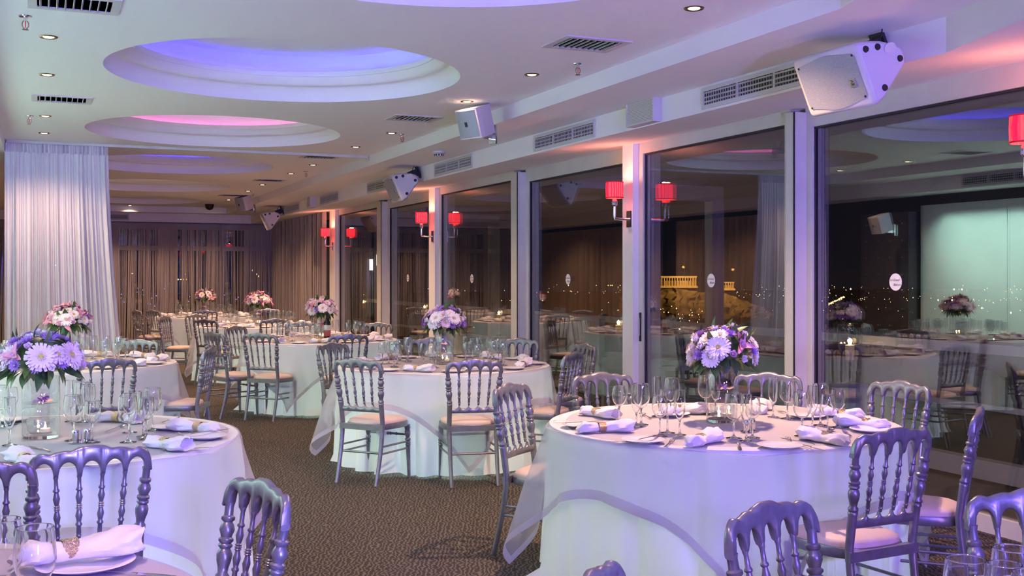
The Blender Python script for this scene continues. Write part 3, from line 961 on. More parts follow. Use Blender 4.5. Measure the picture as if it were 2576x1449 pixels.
def string_curtain(name, p0, p1, z0, z1, dens, label, seed, gaps=(), lo=0.12):
    rr = random.Random(seed)
    d = Vector((p1[0] - p0[0], p1[1] - p0[1], 0))
    L = d.length
    d.normalize()
    nrm = Vector((-d.y, d.x, 0))
    mb = MB()
    n = int(L * dens)
    for i in range(n):
        s = (i + rr.random()) / n * L
        dn = 0.55 + 0.45 * sin(s * 5.1 + seed) * sin(s * 2.3 + 1.7 * seed)
        for g0, g1 in gaps:
            if g0 < s < g1:
                dn *= 0.06
        if rr.random() > lo + (1 - lo) * max(0, dn) ** 1.5 * 1.6:
            continue
        drift = 0.05 * sin(s * 7 + seed) + rr.gauss(0, 0.015)
        w = rr.uniform(0.003, 0.0055)
        off = 0.035 * sin(s * 17) + rr.gauss(0, 0.012)
        a = Vector((p0[0], p0[1], z1)) + d * s + nrm * off
        m2 = a + d * drift * 0.35
        m2.z = (z0 + z1) / 2
        b = a + d * drift
        b.z = z0
        wv = d * w
        nv = nrm * w
        V = []
        for q in (a, m2, b):
            V += [q - wv, q + nv, q + wv]
        mb.add(V, [(0, 1, 4, 3), (1, 2, 5, 4), (3, 4, 7, 6), (4, 5, 8, 7), (2, 0, 3, 5), (5, 3, 6, 8)])
    o = put(name, mb.mesh('strings', 'string_yarn', False))
    return tag(o, label, 'string curtain', kind='stuff')
string_curtain('string_curtain', (XL + 0.1, YF - 0.14), (2.15, YF - 0.14), 0.02, ZB, 210, 'grey string curtain over the far glass beside the white curtain', 1, ((1.4, 1.5), (2.45, 2.53), (3.3, 3.36)))
string_curtain('string_curtain', (2.15, YF - 0.12), (XW - 0.1, YF - 0.12), 0.02, ZB, 210, 'grey string curtain over the far glass beside the corner', 2, ((0.62, 0.7), (1.15, 1.25)))
string_curtain('string_curtain', (XW - 0.12, yc3b + 0.05), (XW - 0.12, YF - 0.1), 0.02, ZWIN, 190, 'dense cream string curtain on the window side at the far corner', 3, (), 0.8)

def drape(name, y0, y1, x, z1, mat, label, seed):
    rr = random.Random(seed)
    p1_, p2_ = rr.random() * 6, rr.random() * 6
    n = int((y1 - y0) * 60)
    rows = []
    for j in range(6):
        t = j / 5
        rows.append([Vector((x + (0.02 + 0.03 * t) * (sin(yy * 34 + p1_) + 0.5 * sin(yy * 57 + p2_)), yy, z1 + (0.02 - z1) * t)) for yy in [y0 + (y1 - y0) * i / n for i in range(n + 1)]])
    return tag(put(name, MB().grid(rows).mesh('fabric', mat)), label, 'curtain')
drape('brown_drape', 14.3, 18.4, XL + 0.12, 2.55, 'brown_drape', 'brown pleated drape mirrored in the window right of centre', 5)
drape('brown_drape', 19.0, 24.9, XL + 0.12, 2.55, 'brown_drape', 'brown pleated drape mirrored deep in the far windows', 6)

# ================================================================ TABLES AND CHAIRS
ZT = 0.765
RT = 0.865
def smooth_noise(seed):
    rr = random.Random(seed)
    c = [(rr.uniform(0.3, 1) / (1 + 0.15 * k), rr.uniform(0, 2 * PI), k) for k in range(6, 24)]
    tot = sqrt(sum(a * a for a, _, _ in c))
    return lambda th: sum(a * sin(k * th + p) for a, p, k in c) / tot
def cloth_mesh(seed):
    fn, fn2 = smooth_noise(seed), smooth_noise(seed + 50)
    n = 220
    rows = []
    ang = [2 * PI * i / n for i in range(n)]
    for r in (0.0, 0.3, 0.6, 0.8, RT - 0.015):
        rows.append([Vector((r * cos(a), r * sin(a), ZT + 0.0006 * sin(3 * a + r * 9))) for a in ang])
    for r, z in ((RT - 0.004, ZT - 0.003), (RT + 0.002, ZT - 0.014)):
        rows.append([Vector((r * cos(a), r * sin(a), z)) for a in ang])
    for j in range(1, 15):
        t = j / 14
        z = ZT - 0.014 + (0.012 - ZT + 0.014) * t
        amp = 0.058 * t ** 0.7
        row = []
        for a in ang:
            q_ = 11.0 * a + 1.1 * fn2(a)
            f = (1 - 1.9 * abs(sin(q_)) ** 0.8) * (0.75 + 0.45 * sin(3 * a + seed)) + 0.25 * fn(a)
            r = RT + 0.002 + 0.012 * t + amp * (-f - 0.1) + (0.06 * max(0, t - 0.92) / 0.08 * max(0, fn2(a)))
            row.append(Vector((r * cos(a), r * sin(a), z + (0.006 * fn2(a) if t > 0.99 else 0))))
        rows.append(row)
    return MB().grid(rows, close=True).mesh('tablecloth', 'linen')
def overlay_meshes(seed, rot, half=1.14):
    fn, fn2 = smooth_noise(seed + 9), smooth_noise(seed + 99)
    n = 260
    ang = [2 * PI * i / n for i in range(n)]
    R0 = RT + 0.006
    def hemlen(a):
        b = (a - rot) % (PI / 2) - PI / 4
        # rounded square
        return half / max(abs(cos(b + PI / 4)), abs(sin(b + PI / 4)))
    def pt(a, s):
        """s = distance along the cloth from the table centre"""
        if s <= R0 - 0.02:
            return Vector((s * cos(a), s * sin(a), ZT + 0.0035))
        d = s - (R0 - 0.02)
        if d < 0.035:
            q = d / 0.035 * PI / 2
            return Vector(((R0 - 0.02 + 0.0223 * sin(q) + 0.002) * cos(a), (R0 - 0.02 + 0.0223 * sin(q) + 0.002) * sin(a), ZT + 0.0035 - 0.0223 * (1 - cos(q))))
        drop = d - 0.035
        b = (a - rot) % (PI / 2) - PI / 4
        corner = math.exp(-(b / 0.32) ** 2)
        r = R0 + 0.0045 + 0.13 * drop + min(1, drop / 0.3) * 0.034 * fn(a) + corner * drop * 0.07 + corner * drop * 0.13 * sin(16 * b)
        r = max(r, R0 + 0.008 + 0.075 * drop)
        return Vector((r * cos(a), r * sin(a), ZT - 0.019 - drop * 0.96))
    rows = []
    K = 16
    HEM = 0.045
    for j in range(K + 1):
        t = j / K
        rows.append([pt(a, (R0 - 0.02) * (0.9 if j == 0 else 1) + (hemlen(a) - HEM - (R0 - 0.02)) * max(0, t)) for a in ang])
    top = [[pt(a, r) for a in ang] for r in (0.0, 0.4)]
    body = MB().grid(top + rows, close=True).mesh('organza', 'organza')
    hem = MB().grid([[pt(a, hemlen(a) - HEM + HEM * q) + Vector((0.0005 * cos(a), 0.0005 * sin(a), 0)) for a in ang] for q in (0, 0.5, 1)], close=True).mesh('hem', 'organza_hem')
    return body, hem
TT = MB().lathe([(0.0001, ZT - 0.035), (RT - 0.03, ZT - 0.035), (RT - 0.022, ZT - 0.03), (RT - 0.022, ZT - 0.008), (RT - 0.03, ZT - 0.005), (0.0001, ZT - 0.005)], 48).mesh('tabletop', 'dark_wood')
PED = MB().lathe([(0.0001, 0.0), (0.30, 0.0), (0.30, 0.02), (0.08, 0.05), (0.04, 0.12), (0.04, ZT - 0.08), (0.16, ZT - 0.036), (0.0001, ZT - 0.036)], 20).mesh('pedestal', 'steel')
TABLES = {}
TPHR = {'R': 'the near table by the windows', 'L1': 'the near table at left', 'M': 'the centre table', 'M2': 'the wine bottle table', 'M3': 'the table behind the wine bottle table', 'M4': 'the farthest table', 'L2': 'the table before the white curtain', 'BL': 'the bottom left corner table', 'BR': 'the bottom right corner table'}
def table(key, c, seed, rot, lampw=10, half=1.14):
    TABLES[key] = c
    e = tag(empty('banquet_table', c), 'round cloth-covered table, ' + TPHR[key], 'table', 'round banquet tables')
    put('tabletop', TT, e)
    put('pedestal', PED, e)
    o = tag(put('tablecloth', cloth_mesh(seed), None, c), 'floor-length white linen cloth on ' + TPHR[key], 'tablecloth', 'white tablecloths')
    ov = tag(empty('organza_overlay', (c.x, c.y, 0)), 'sheer square organza overlay on ' + TPHR[key], 'table overlay', 'organza overlays')
    b, h = overlay_meshes(seed, rot, half)
    put('organza', b, ov)
    put('hem', h, ov)
    if lampw:
        light('table_lamp', 'POINT', (c.x, c.y, 0.22), lampw, (0.72, 1.0, 0.90), shadow_soft_size=0.12)
cR = P(1817, 1063, ZT); cR.z = 0
cL1 = P(103, 1103, ZT); cL1.z = 0
cM = CP(1118, 8.985)
cM2 = CP(808, 12.45)
cM3 = CP(650, 15.9)
cM4 = CP(517, 19.6)
cL2 = CP(172, 9.1)
cBL = CC(-1.47, 2.15)
cBR = CC(1.40, 1.85)
table('R', cR, 1, 0.35, 30)
table('L1', cL1, 2, 0.1, 30)
table('M', cM, 3, 0.62, 38)
table('M2', cM2, 4, 0.2, 34)
table('M3', cM3, 5, 0.9, 34)
table('M4', cM4, 6, 0.4, 18)
table('L2', cL2, 7, 0.75, 18)
table('BL', cBL, 8, 0.3, 0, 0.96)
table('BR', cBR, 9, 0.2, 0)

# white lamp cable on the carpet by the centre table
p = P(1365, 1168, 0.0)
cab = MB().tube([p + Vector((-0.25, 0.25, 0.006)), p + Vector((-0.10, 0.05, 0.006)), p + Vector((-0.02, -0.03, 0.008)), p + Vector((0.04, 0.02, 0.03)), p + Vector((0.0, 0.05, 0.02)), p + Vector((0.10, -0.04, 0.006)), p + Vector((0.2, 0.03, 0.006)), p + Vector((0.17, -0.05, 0.006)), p + Vector((0.30, -0.02, 0.006))], 0.006, 6)
tag(put('power_cable', cab.mesh('power_cable', 'cable_white')), 'loose white cable on the carpet beside the centre table', 'cable')

# ---- chair
def turned(prof_scale, t_list):
    return t_list
SPINDLE = [(0, .0075), (.04, .0075), (.06, .0105), (.08, .0075), (.10, .009), (.20, .0075), (.22, .0120), (.24, .0120), (.26, .0078), (.30, .0095), (.36, .0130), (.42, .0095), (.455, .0075), (.47, .0115), (.485, .0085), (.50, .0120), (.515, .0085), (.53, .0115), (.545, .0075), (.58, .0095), (.64, .0130), (.70, .0090), (.735, .0075), (.75, .0120), (.77, .0120), (.79, .0080), (.92, .0068), (.95, .0095), (1, .0085)]
def lathe_between(mb, p0, p1, prof, k=1.0, n=10):
    p0, p1 = Vector(p0), Vector(p1)
    Lg = (p1 - p0).length
    mb.lathe([(r * k, t * Lg) for t, r in prof], n, axisM(p0, p1 - p0))
def make_chair():
    parts = []
    CZ = 0.907
    WT, WB = 0.192, 0.172
    def back_y(z):
        t = (z - 0.44) / (CZ - 0.44)
        return -0.195 - 0.065 * t - 0.012 * t * t
    # crest rail, lofted along x with arches below
    N = 120
    rows = []
    Wc = WT + 0.016
    for i in range(N + 1):
        x = -Wc + 2 * Wc * i / N
        ax = abs(x) / Wc
        top = CZ - 0.006 - 0.030 * ax ** 2
        top += 0.007 * math.exp(-(x / 0.052) ** 4) - 0.004 * math.exp(-((abs(x) - 0.068) / 0.014) ** 2)
        top += 0.007 * math.exp(-((abs(x) - 0.165) / 0.020) ** 2) - 0.004 * math.exp(-((abs(x) - 0.135) / 0.014) ** 2)
        if ax > 0.90:
            q = (ax - 0.90) / 0.10
            top -= 0.055 * (1 - sqrt(max(0, 1 - q * q)))
        seg = 2 * WT / 5
        s = (x + WT) / seg
        if s < 0 or s > 5:
            bot = 0.798
        else:
            q = (s - math.floor(s)) * 2 - 1
            if abs(q) > 0.80:
                bot = 0.800
            else:
                bot = 0.802 + 0.050 * sqrt(max(0, 1 - (q / 0.80) ** 2)) ** 0.9
        if x < -WT + 0.010 or x > WT - 0.010:
            bot = 0.798
        bot = min(bot, top - 0.008)
        yb = back_y((top + bot) / 2) - 0.018 * (1 - (x / Wc) ** 2) + 0.010
        hh = (top - bot) / 2
        th = 0.0145
        cz = (top + bot) / 2
        ring = []
        for k in range(12):
            a = 2 * PI * k / 12
            ca, sa = cos(a), sin(a)
            ring.append(Vector((x, yb + th * math.copysign(abs(ca) ** 0.7, ca) - (cz + hh * sa - cz) * 0.14, cz + hh * math.copysign(abs(sa) ** 0.6, sa))))
        rows.append(ring)
    mb = MB().grid(rows, close=True)
    mb.add(rows[0], [tuple(range(12))])
    mb.add(rows[-1], [tuple(reversed(range(12)))])
    parts.append(('crest_rail', mb.mesh('crest_rail', 'silver_paint', True, 60)))
    # lower rail
    rows = []
    N = 80
    for i in range(N + 1):
        x = -WB + 2 * WB * i / N
        seg = 2 * WB / 5
        s = (x + WB) / seg
        q = (s - math.floor(s)) * 2 - 1 if s < 5 else 1
        bot = 0.515
        top = 0.548 + 0.028 * (1 - sqrt(max(0, 1 - min(1, abs(q)) ** 2.2)))
        yb = back_y(0.54) - 0.010 * (1 - (x / WB) ** 2) + 0.006
        cz, hh, th = (top + bot) / 2, (top - bot) / 2, 0.011
        rows.append([Vector((x, yb + th * math.copysign(abs(cos(2 * PI * k / 10)) ** 0.7, cos(2 * PI * k / 10)), cz + hh * math.copysign(abs(sin(2 * PI * k / 10)) ** 0.6, sin(2 * PI * k / 10)))) for k in range(10)])
    mb = MB().grid(rows, close=True)
    parts.append(('lower_rail', mb.mesh('lower_rail', 'silver_paint', True, 60)))
    for i in range(1, 5):
        xb = -WB + 2 * WB * i / 5
        xt = -WT + 2 * WT * i / 5
        mb = MB()
        lathe_between(mb, (xb, back_y(0.57) - 0.006, 0.572), (xt, back_y(0.81) - 0.006, 0.812), SPINDLE, 0.95, 10)
        parts.append(('spindle', mb.mesh('spindle', 'silver_paint', True, 50)))
    # rear legs: sabre leg continuing into the turned post
    for s in (-1, 1):
        mb = MB()
        path, rad = [], []
        for k in range(9):
            t = k / 8
            z = 0.58 * t
            y = -0.275 + 0.082 * sin(min(1, t * 1.25) * PI / 2) - 0.02 * max(0, t - 0.75) * 4
            path.append((s * (0.168 + 0.004 * t), y, z))
            rad.append(0.0135 + 0.005 * t)
        mb.tube(path, rad, 10)
        lathe_between(mb, (path[-1][0], path[-1][1], 0.575), (s * WT, back_y(0.80) + 0.004, 0.81), [(0, .0205), (.03, .0205), (.05, .0165), (.07, .021), (.10, .021), (.13, .015), (.2, .0165), (.28, .022), (.35, .024), (.40, .020), (.43, .015), (.455, .0215), (.475, .0215), (.495, .016), (.52, .0225), (.55, .0225), (.57, .016), (.60, .018), (.66, .0235), (.72, .020), (.76, .014), (.785, .0205), (.82, .0205), (.84, .014), (.95, .0135), (1, .0165)], 1.0, 12)
        parts.append(('rear_leg', mb.mesh('rear_leg', 'silver_paint', True, 50)))
    # seat frame and cushion
    out = []
    for i in range(40):
        a = 2 * PI * i / 40
        x, y = cos(a), sin(a)
        sx = math.copysign(abs(x) ** 0.62, x)
        sy = math.copysign(abs(y) ** 0.62, y)
        out.append((sx * (0.198 + 0.018 * sy), sy * 0.192 - 0.008))
    def ringz(sc, z):
        return [Vector((x * sc, y * sc, z)) for x, y in out]
    rows = [ringz(0.90, 0.385), ringz(0.985, 0.385), ringz(1.0, 0.390), ringz(1.0, 0.420), ringz(0.985, 0.427), ringz(0.93, 0.428)]
    mb = MB().grid(rows, close=True)
    n = 40
    mb.add(rows[0], [tuple(reversed(range(n)))])
    mb.box(-0.185, 0.185, -0.215, -0.185, 0.385, 0.425)
    parts.append(('seat_frame', mb.mesh('seat_frame', 'silver_paint', True, 40)))
    rows = [ringz(0.95, 0.424), ringz(0.955, 0.434), ringz(0.93, 0.447), ringz(0.80, 0.458), ringz(0.55, 0.464), ringz(0.25, 0.466), ringz(0.001, 0.466)]
    parts.append(('cushion', MB().grid(rows, close=True).mesh('cushion', 'cream_leather', True, 60)))
    for s in (-1, 1):
        mb = MB()
        lathe_between(mb, (s * 0.178, 0.160, 0), (s * 0.172, 0.145, 0.39), [(0, .0115), (.55, .0165), (.60, .0175), (.62, .021), (.64, .016), (.66, .022), (.68, .016), (.70, .021), (.73, .021), (.75, .014), (.80, .020), (.86, .0225), (.91, .018), (.93, .022), (1, .022)], 1.0, 12)
        parts.append(('front_leg', mb.mesh('front_leg', 'silver_paint', True, 50)))
    mb = MB()
    lathe_between(mb, (-0.172, 0.148, 0.315), (0.172, 0.148, 0.315), [(0, .007), (.25, .0085), (.28, .012), (.31, .008), (.40, .009), (.43, .0135), (.46, .009), (.5, .014), (.54, .009), (.57, .0135), (.60, .009), (.69, .008), (.72, .012), (.75, .0085), (1, .007)], 1.0, 8)
    parts.append(('stretcher', mb.mesh('stretcher', 'silver_paint')))
    for s in (-1, 1):
        for z in (0.265, 0.215):
            mb = MB().tube([(s * 0.173, 0.152, z), (s * 0.170, -0.205, z + 0.004)], 0.0075, 8)
            parts.append(('stretcher', mb.mesh('stretcher', 'silver_paint')))
    mb = MB().tube([(-0.168, -0.212, 0.225), (0.168, -0.212, 0.225)], 0.0085, 8)
    parts.append(('stretcher', mb.mesh('stretcher', 'silver_paint')))
    return parts
CHAIR = make_chair()
CREST_Y = -0.278
def chair(u, v, tkey, label, turn=0.0, push=0.0, at=None):
    """chair whose crest the photograph shows at (u, v), facing the table tkey"""
    cr = P(u, v, 0.905) if at is None else at
    c = TABLES[tkey]
    d = Vector((c.x - cr.x, c.y - cr.y, 0)).normalized()
    a = math.atan2(d.y, d.x) - PI / 2 + turn
    fwd = Vector((-sin(a), cos(a), 0))
    base = Vector((cr.x, cr.y, 0)) - fwd * CREST_Y + d * (push - 0.05)
    e = empty('banquet_chair', (base.x, base.y, 0), (0, 0, a))
    for n, me in CHAIR:
        put(n, me, e)
    return tag(e, label, 'chair', 'silver spindle-back banquet chairs')
chair(2250, 1075, 'R', 'silver spindle-back chair, its back to us, right front of window table', 0.12, 0.03)
chair(1297, 965, 'R', 'silver chair in profile at the left side of the window table')
chair(1520, 938, 'R', 'silver chair behind the window table, before the tall column')
chair(1930, 938, 'R', 'silver chair behind the window table, right of its bouquet')
chair(2255, 958, 'R', 'silver chair facing us behind the window table, before dark glass')
chair(2470, 1024, 'R', 'silver chair in profile at the right end of the window table', 0, 0.05)
chair(1920, 1264, 'BR', 'violet-lit chair top rising from the bottom edge right of centre', 0.15, 0.05)
chair(2600, 1228, 'BR', 'violet-lit chair back cut off by the right edge', 0.1, 0.05)
chair(1545, 1444, 'BR', 'chair crest just peeking over the bottom edge')
chair(905, 900, 'M', 'silver chair with its back to us, front left of centre table')
chair(1192, 902, 'M', 'silver chair with its back to us, front of centre table')
chair(1434, 884, 'M', 'silver chair in profile at the right of the centre table')
chair(1464, 864, 'M', 'silver chair mostly hidden behind the profile chair by the glass')
chair(1303, 851, 'M', 'silver chair behind the centre table by the mullion')
chair(1085, 850, 'M', 'silver chair behind the bouquet of the centre table')
chair(842, 862, 'M', 'silver chair in profile at the left of the centre table')
chair(875, 839, 'M2', 'silver chair back right in front of the wine bottle table')
chair(658, 837, 'M2', 'silver chair with its whole back to us, front left of wine bottle table')
chair(948, 811, 'M2', 'silver chair right of the wine bottle, facing us')
chair(544, 834, 'M2', 'dark profile chair at the left of the wine bottle table')
chair(597, 819, 'M2', 'silver chair turned sideways behind the dark profile chair')
chair(758, 809, 'M2', 'pale chair crest behind the glasses of the wine bottle table')
chair(690, 801, 'M3', 'violet chair back in front of the table behind the wine bottle')
chair(520, 802, 'M3', 'violet chair back left in front of third table')
chair(481, 789, 'M3', 'bronze-lit chair at the left of the third table', 0, 0.15)
chair(418, 794, 'M3', 'side-on chair with cream seat, aisle left of the third table')
chair(516, 781, 'M4', 'chair back centred in front of the farthest table', 0, 0.25)
chair(388, 779, 'M4', 'bronze-lit chair back front left of the farthest table')
chair(348, 779, 'M4', 'leftmost bronze-lit chair of the farthest table')
chair(610, 775, 'M4', 'dim chair crest behind glasses right of the farthest bouquet', 0, -0.2)
chair(675, 776, 'M3', 'dim chair crest under the third bouquet, before the strings', 0, 0)
chair(516, 871, 'L2', 'silver chair in profile with cream seat at the aisle side', 0, -0.01)
chair(268, 900, 'L2', 'dark blue chair back between the two left tables')
chair(345, 854, 'L2', 'mint-lit chair behind the table before the white curtain')
chair(225, 1117, 'L1', 'large violet chair back before the near left table')
chair(-75, 1150, 'L1', 'violet chair back cut off by the left edge')
chair(668, 1206, 'BL', 'violet chair back standing alone in the foreground aisle', -0.30, 0.05)

# ---- tableware
def lip(prof_out, th):
    """outer profile up, inner profile back down"""
    inner = [(max(0.0001, r - th), z + (th if i == 0 else 0)) for i, (r, z) in enumerate(prof_out)]
    return prof_out + list(reversed(inner))
def make_glass(kind):
    if kind == 'wine':
        foot = [(0.0001, 0), (0.034, 0), (0.034, 0.0015), (0.012, 0.006), (0.0045, 0.012), (0.0038, 0.03), (0.0038, 0.07), (0.006, 0.083), (0.0001, 0.086)]
        bowl = [(0.0001, 0.084), (0.010, 0.085), (0.022, 0.093), (0.031, 0.108), (0.0355, 0.125), (0.036, 0.14), (0.034, 0.16), (0.0305, 0.182)]
    elif kind == 'goblet':
        foot = [(0.0001, 0), (0.036, 0), (0.036, 0.0015), (0.012, 0.006), (0.005, 0.012), (0.0042, 0.03), (0.0045, 0.07), (0.007, 0.080), (0.0001, 0.084)]
        bowl = [(0.0001, 0.082), (0.012, 0.083), (0.027, 0.092), (0.037, 0.110), (0.0415, 0.130), (0.0415, 0.148), (0.0395, 0.175), (0.036, 0.200)]
    else:
        foot = [(0.0001, 0), (0.030, 0), (0.030, 0.0015), (0.010, 0.006), (0.0045, 0.012), (0.004, 0.03), (0.0045, 0.055), (0.0065, 0.066), (0.0001, 0.070)]
        bowl = [(0.0001, 0.068), (0.008, 0.070), (0.016, 0.082), (0.0225, 0.102), (0.0255, 0.128), (0.026, 0.150), (0.025, 0.175), (0.0228, 0.205)]
    f = MB().lathe(foot, 20).mesh('stem', 'solid_glass', True, 60)
    b = MB().lathe(bowl, 20, cap=False).mesh('bowl', 'glass', True, 60)
    b2 = MB().lathe(bowl + [(max(0.0001, r_ - 0.0014), z_ + (0.0015 if i_ == 0 else 0)) for i_, (r_, z_) in reversed(list(enumerate(bowl)))], 32, cap=False).mesh('bowl', 'solid_glass', True, 60)
    rimr, rimz = bowl[-1]
    rim = MB()
    rows = []
    for i in range(24):
        a = 2 * PI * i / 24
        rows.append([Vector(((rimr - 0.0006 + 0.0011 * cos(q * PI / 3)) * cos(a), (rimr - 0.0006 + 0.0011 * cos(q * PI / 3)) * sin(a), rimz + 0.0011 * sin(q * PI / 3))) for q in range(6)])
    rows.append(rows[0])
    r = MB().grid(rows, close=True).mesh('rim', 'solid_glass')
    return f, b, r, b2
GLS = {k: make_glass(k) for k in ('wine', 'goblet', 'flute')}
GNAME = {'wine': ('wine_glass', 'clear wine glass'), 'goblet': ('water_goblet', 'clear water goblet'), 'flute': ('champagne_flute', 'slim champagne flute')}
REG = {}
def glass(kind, p, tkey, sc=1.0):
    e = empty(GNAME[kind][0], (p.x, p.y, ZT + 0.005), (0, 0, rnd.random() * 6))
    e.scale = (sc, sc, sc)
    g4 = GLS[kind]
    near = tkey in ('R', 'L1', 'BL', 'BR')
    put('stem', g4[0], e)
    put('bowl', g4[3] if near else g4[1], e)
    put('rim', g4[2], e)
    REG.setdefault((kind, tkey), []).append(e)
    return e
def make_plate():
    return MB().lathe([(0.0001, 0.002), (0.05, 0.002), (0.056, 0.0), (0.060, 0.003), (0.072, 0.006), (0.094, 0.013), (0.096, 0.0145), (0.094, 0.016), (0.070, 0.0095), (0.058, 0.006), (0.0001, 0.005)], 40).mesh('plate', 'china', True, 60)
PLATE = make_plate()
PRIM = MB().lathe([(0.075, 0.0115), (0.080, 0.0133), (0.085, 0.0137), (0.090, 0.0157)], 40, cap=False)
PRIMm = PRIM.mesh('rim_pattern', 'frame_white')
def plate(p, tkey, sc=1.0):
    e = empty('side_plate', (p.x, p.y, ZT + 0.0045))
    e.scale = (sc, sc, sc)
    put('dish', PLATE, e)
    REG.setdefault(('plate', tkey), []).append(e)
    return e
def make_napkin(seed):
    rr = random.Random(seed)
    rows = []
    N, K = 26, 22
    for j in range(N + 1):
        t = j / N
        x = -0.125 + 0.26 * t
        d = abs(x + 0.01) / 0.13
        w = 0.020 + (0.036 if x > 0 else 0.030) * min(1, d * 1.5) ** 0.8
        if t < 0.15:
            w *= 0.35 + 0.65 * (t / 0.15) ** 0.7
        if t > 0.9:
            w *= 1 - 0.35 * ((t - 0.9) / 0.1)
        h = 0.019 + 0.010 * min(1, d * 1.3) * (1 if x > 0 else 0.7)
        if t < 0.1:
            h *= 0.4 + 0.6 * t / 0.1
        row = []
        for k in range(K):
            a = 2 * PI * k / K
            f = 1 + 0.13 * min(1, d * 2) * sin(5 * a + 3 * x * 18 + seed) + 0.06 * sin(9 * a + seed * 2 + x * 30)
            row.append(Vector((x + 0.012 * sin(3 * a + seed) * (t - 0.5), w * f * cos(a) + 0.012 * sin(t * 3 + seed), max(-h * 0.92, h * f * sin(a)) + h)))
        rows.append(row)
    mb = MB().grid(rows, close=True)
    mb.add(rows[0], [tuple(range(K))])
    # inner fold of the open end
    cen = [v * 1.0 for v in rows[-1]]
    mid = sum(cen, Vector()) / K
    inn = [mid + (v - mid) * 0.55 + Vector((-0.035, 0, 0)) for v in cen]
    mb.grid([cen, inn], close=True)
    mb.add(inn, [tuple(reversed(range(K)))])
    return mb.mesh('napkin', 'napkin_linen', True, 75)
NAPS = [make_napkin(k) for k in range(4)]
RINGM = MB().lathe(lip([(0.0255, -0.017), (0.027, -0.016), (0.0275, 0), (0.027, 0.016), (0.0255, 0.017)], 0.0025), 24, cap=False).mesh('napkin_ring', 'gold_ring', True, 50)
def napkin(p, ang, tkey, sc=1.0):
    k = len(REG.get(('napkin', tkey), []))
    e = empty('folded_napkin', (p.x, p.y, ZT + 0.0045), (0, 0, ang))
    e.scale = (sc, sc, sc)
    put('cloth', NAPS[(k + len(tkey)) % 4], e)
    REG.setdefault(('napkin', tkey), []).append(e)
    r = empty('napkin_ring', (p.x, p.y, ZT + 0.0045), (0, 0, ang))
    r.scale = (sc, sc, sc)
    put('band', RINGM, r, mat=Matrix.Translation((-0.012, 0, 0.024)) @ Matrix.Rotation(PI / 2, 4, 'Y') @ Matrix.Diagonal((0.86, 1.0, 1, 1)))
    REG.setdefault(('ring', tkey), []).append(r)
def make_cutlery():
    def blade(pts, th=0.0022):
        # pts: (y, halfwidth, z)
        rows = [[Vector((-w, y, z)), Vector((0, y, z + th)), Vector((w, y, z)), Vector((0, y, z - th * 0.5))] for y, w, z in pts]
        mb = MB().grid(rows, close=True)
        mb.add(rows[0], [(0, 1, 2, 3)])
        mb.add(rows[-1], [(3, 2, 1, 0)])
        return mb
    knife_h = blade([(-0.105, 0.006, 0.003), (-0.09, 0.0065, 0.004), (-0.03, 0.0042, 0.004), (0.0, 0.005, 0.004)]).mesh('handle', 'steel', True, 50)
    knife_b = blade([(0.0, 0.0065, 0.003), (0.02, 0.0085, 0.003), (0.075, 0.0085, 0.003), (0.095, 0.005, 0.003), (0.105, 0.0008, 0.003)], 0.001).mesh('blade', 'steel', True, 50)
    fork_h = blade([(-0.10, 0.006, 0.003), (-0.085, 0.0062, 0.004), (-0.02, 0.0028, 0.006), (0.03, 0.0026, 0.008), (0.04, 0.007, 0.007), (0.052, 0.0115, 0.004), (0.058, 0.0115, 0.003)]).mesh('handle', 'steel', True, 50)
    tine = MB()
    for i in range(4):
        x = -0.0095 + 0.0063 * i
        tine.tube([(x, 0.056, 0.003), (x, 0.075, 0.004), (x, 0.098, 0.010)], [0.0018, 0.0016, 0.0007], 5)
    fork_t = tine.mesh('tines', 'steel')
    spoon_h = blade([(-0.10, 0.006, 0.003), (-0.085, 0.0062, 0.004), (-0.02, 0.0028, 0.006), (0.04, 0.0028, 0.008)]).mesh('handle', 'steel', True, 50)
    rows = []
    for j in range(7):
        r = j / 6
        rows.append([Vector((0.0185 * r * cos(a) * (1 - 0.12 * sin(a)), 0.066 + 0.028 * r * sin(a), 0.001 + 0.0085 * r * r)) for a in [2 * PI * i / 20 for i in range(20)]])
    spoon_b = MB().grid(rows, close=True).mesh('spoon_bowl', 'steel')
    return {'knife': (('handle', knife_h), ('blade', knife_b)), 'fork': (('handle', fork_h), ('tines', fork_t)), 'spoon': (('handle', spoon_h), ('spoon_bowl', spoon_b))}
CUT = make_cutlery()
def cutlery(kind, p, ang, tkey, z=0.0045):
    e = empty('table_' + kind, (p.x, p.y, ZT + z), (0, 0, ang))
    for n, me in CUT[kind]:
        put(n, me, e)
    REG.setdefault((kind, tkey), []).append(e)
SHK = MB().lathe([(0.0001, 0), (0.014, 0), (0.0145, 0.002), (0.0145, 0.038), (0.0145, 0.039)], 16).mesh('body', 'steel', True, 50)
SHC = MB().lathe([(0.015, 0.038), (0.015, 0.046), (0.011, 0.052), (0.0001, 0.053)], 16).mesh('cap', 'chrome', True, 50)
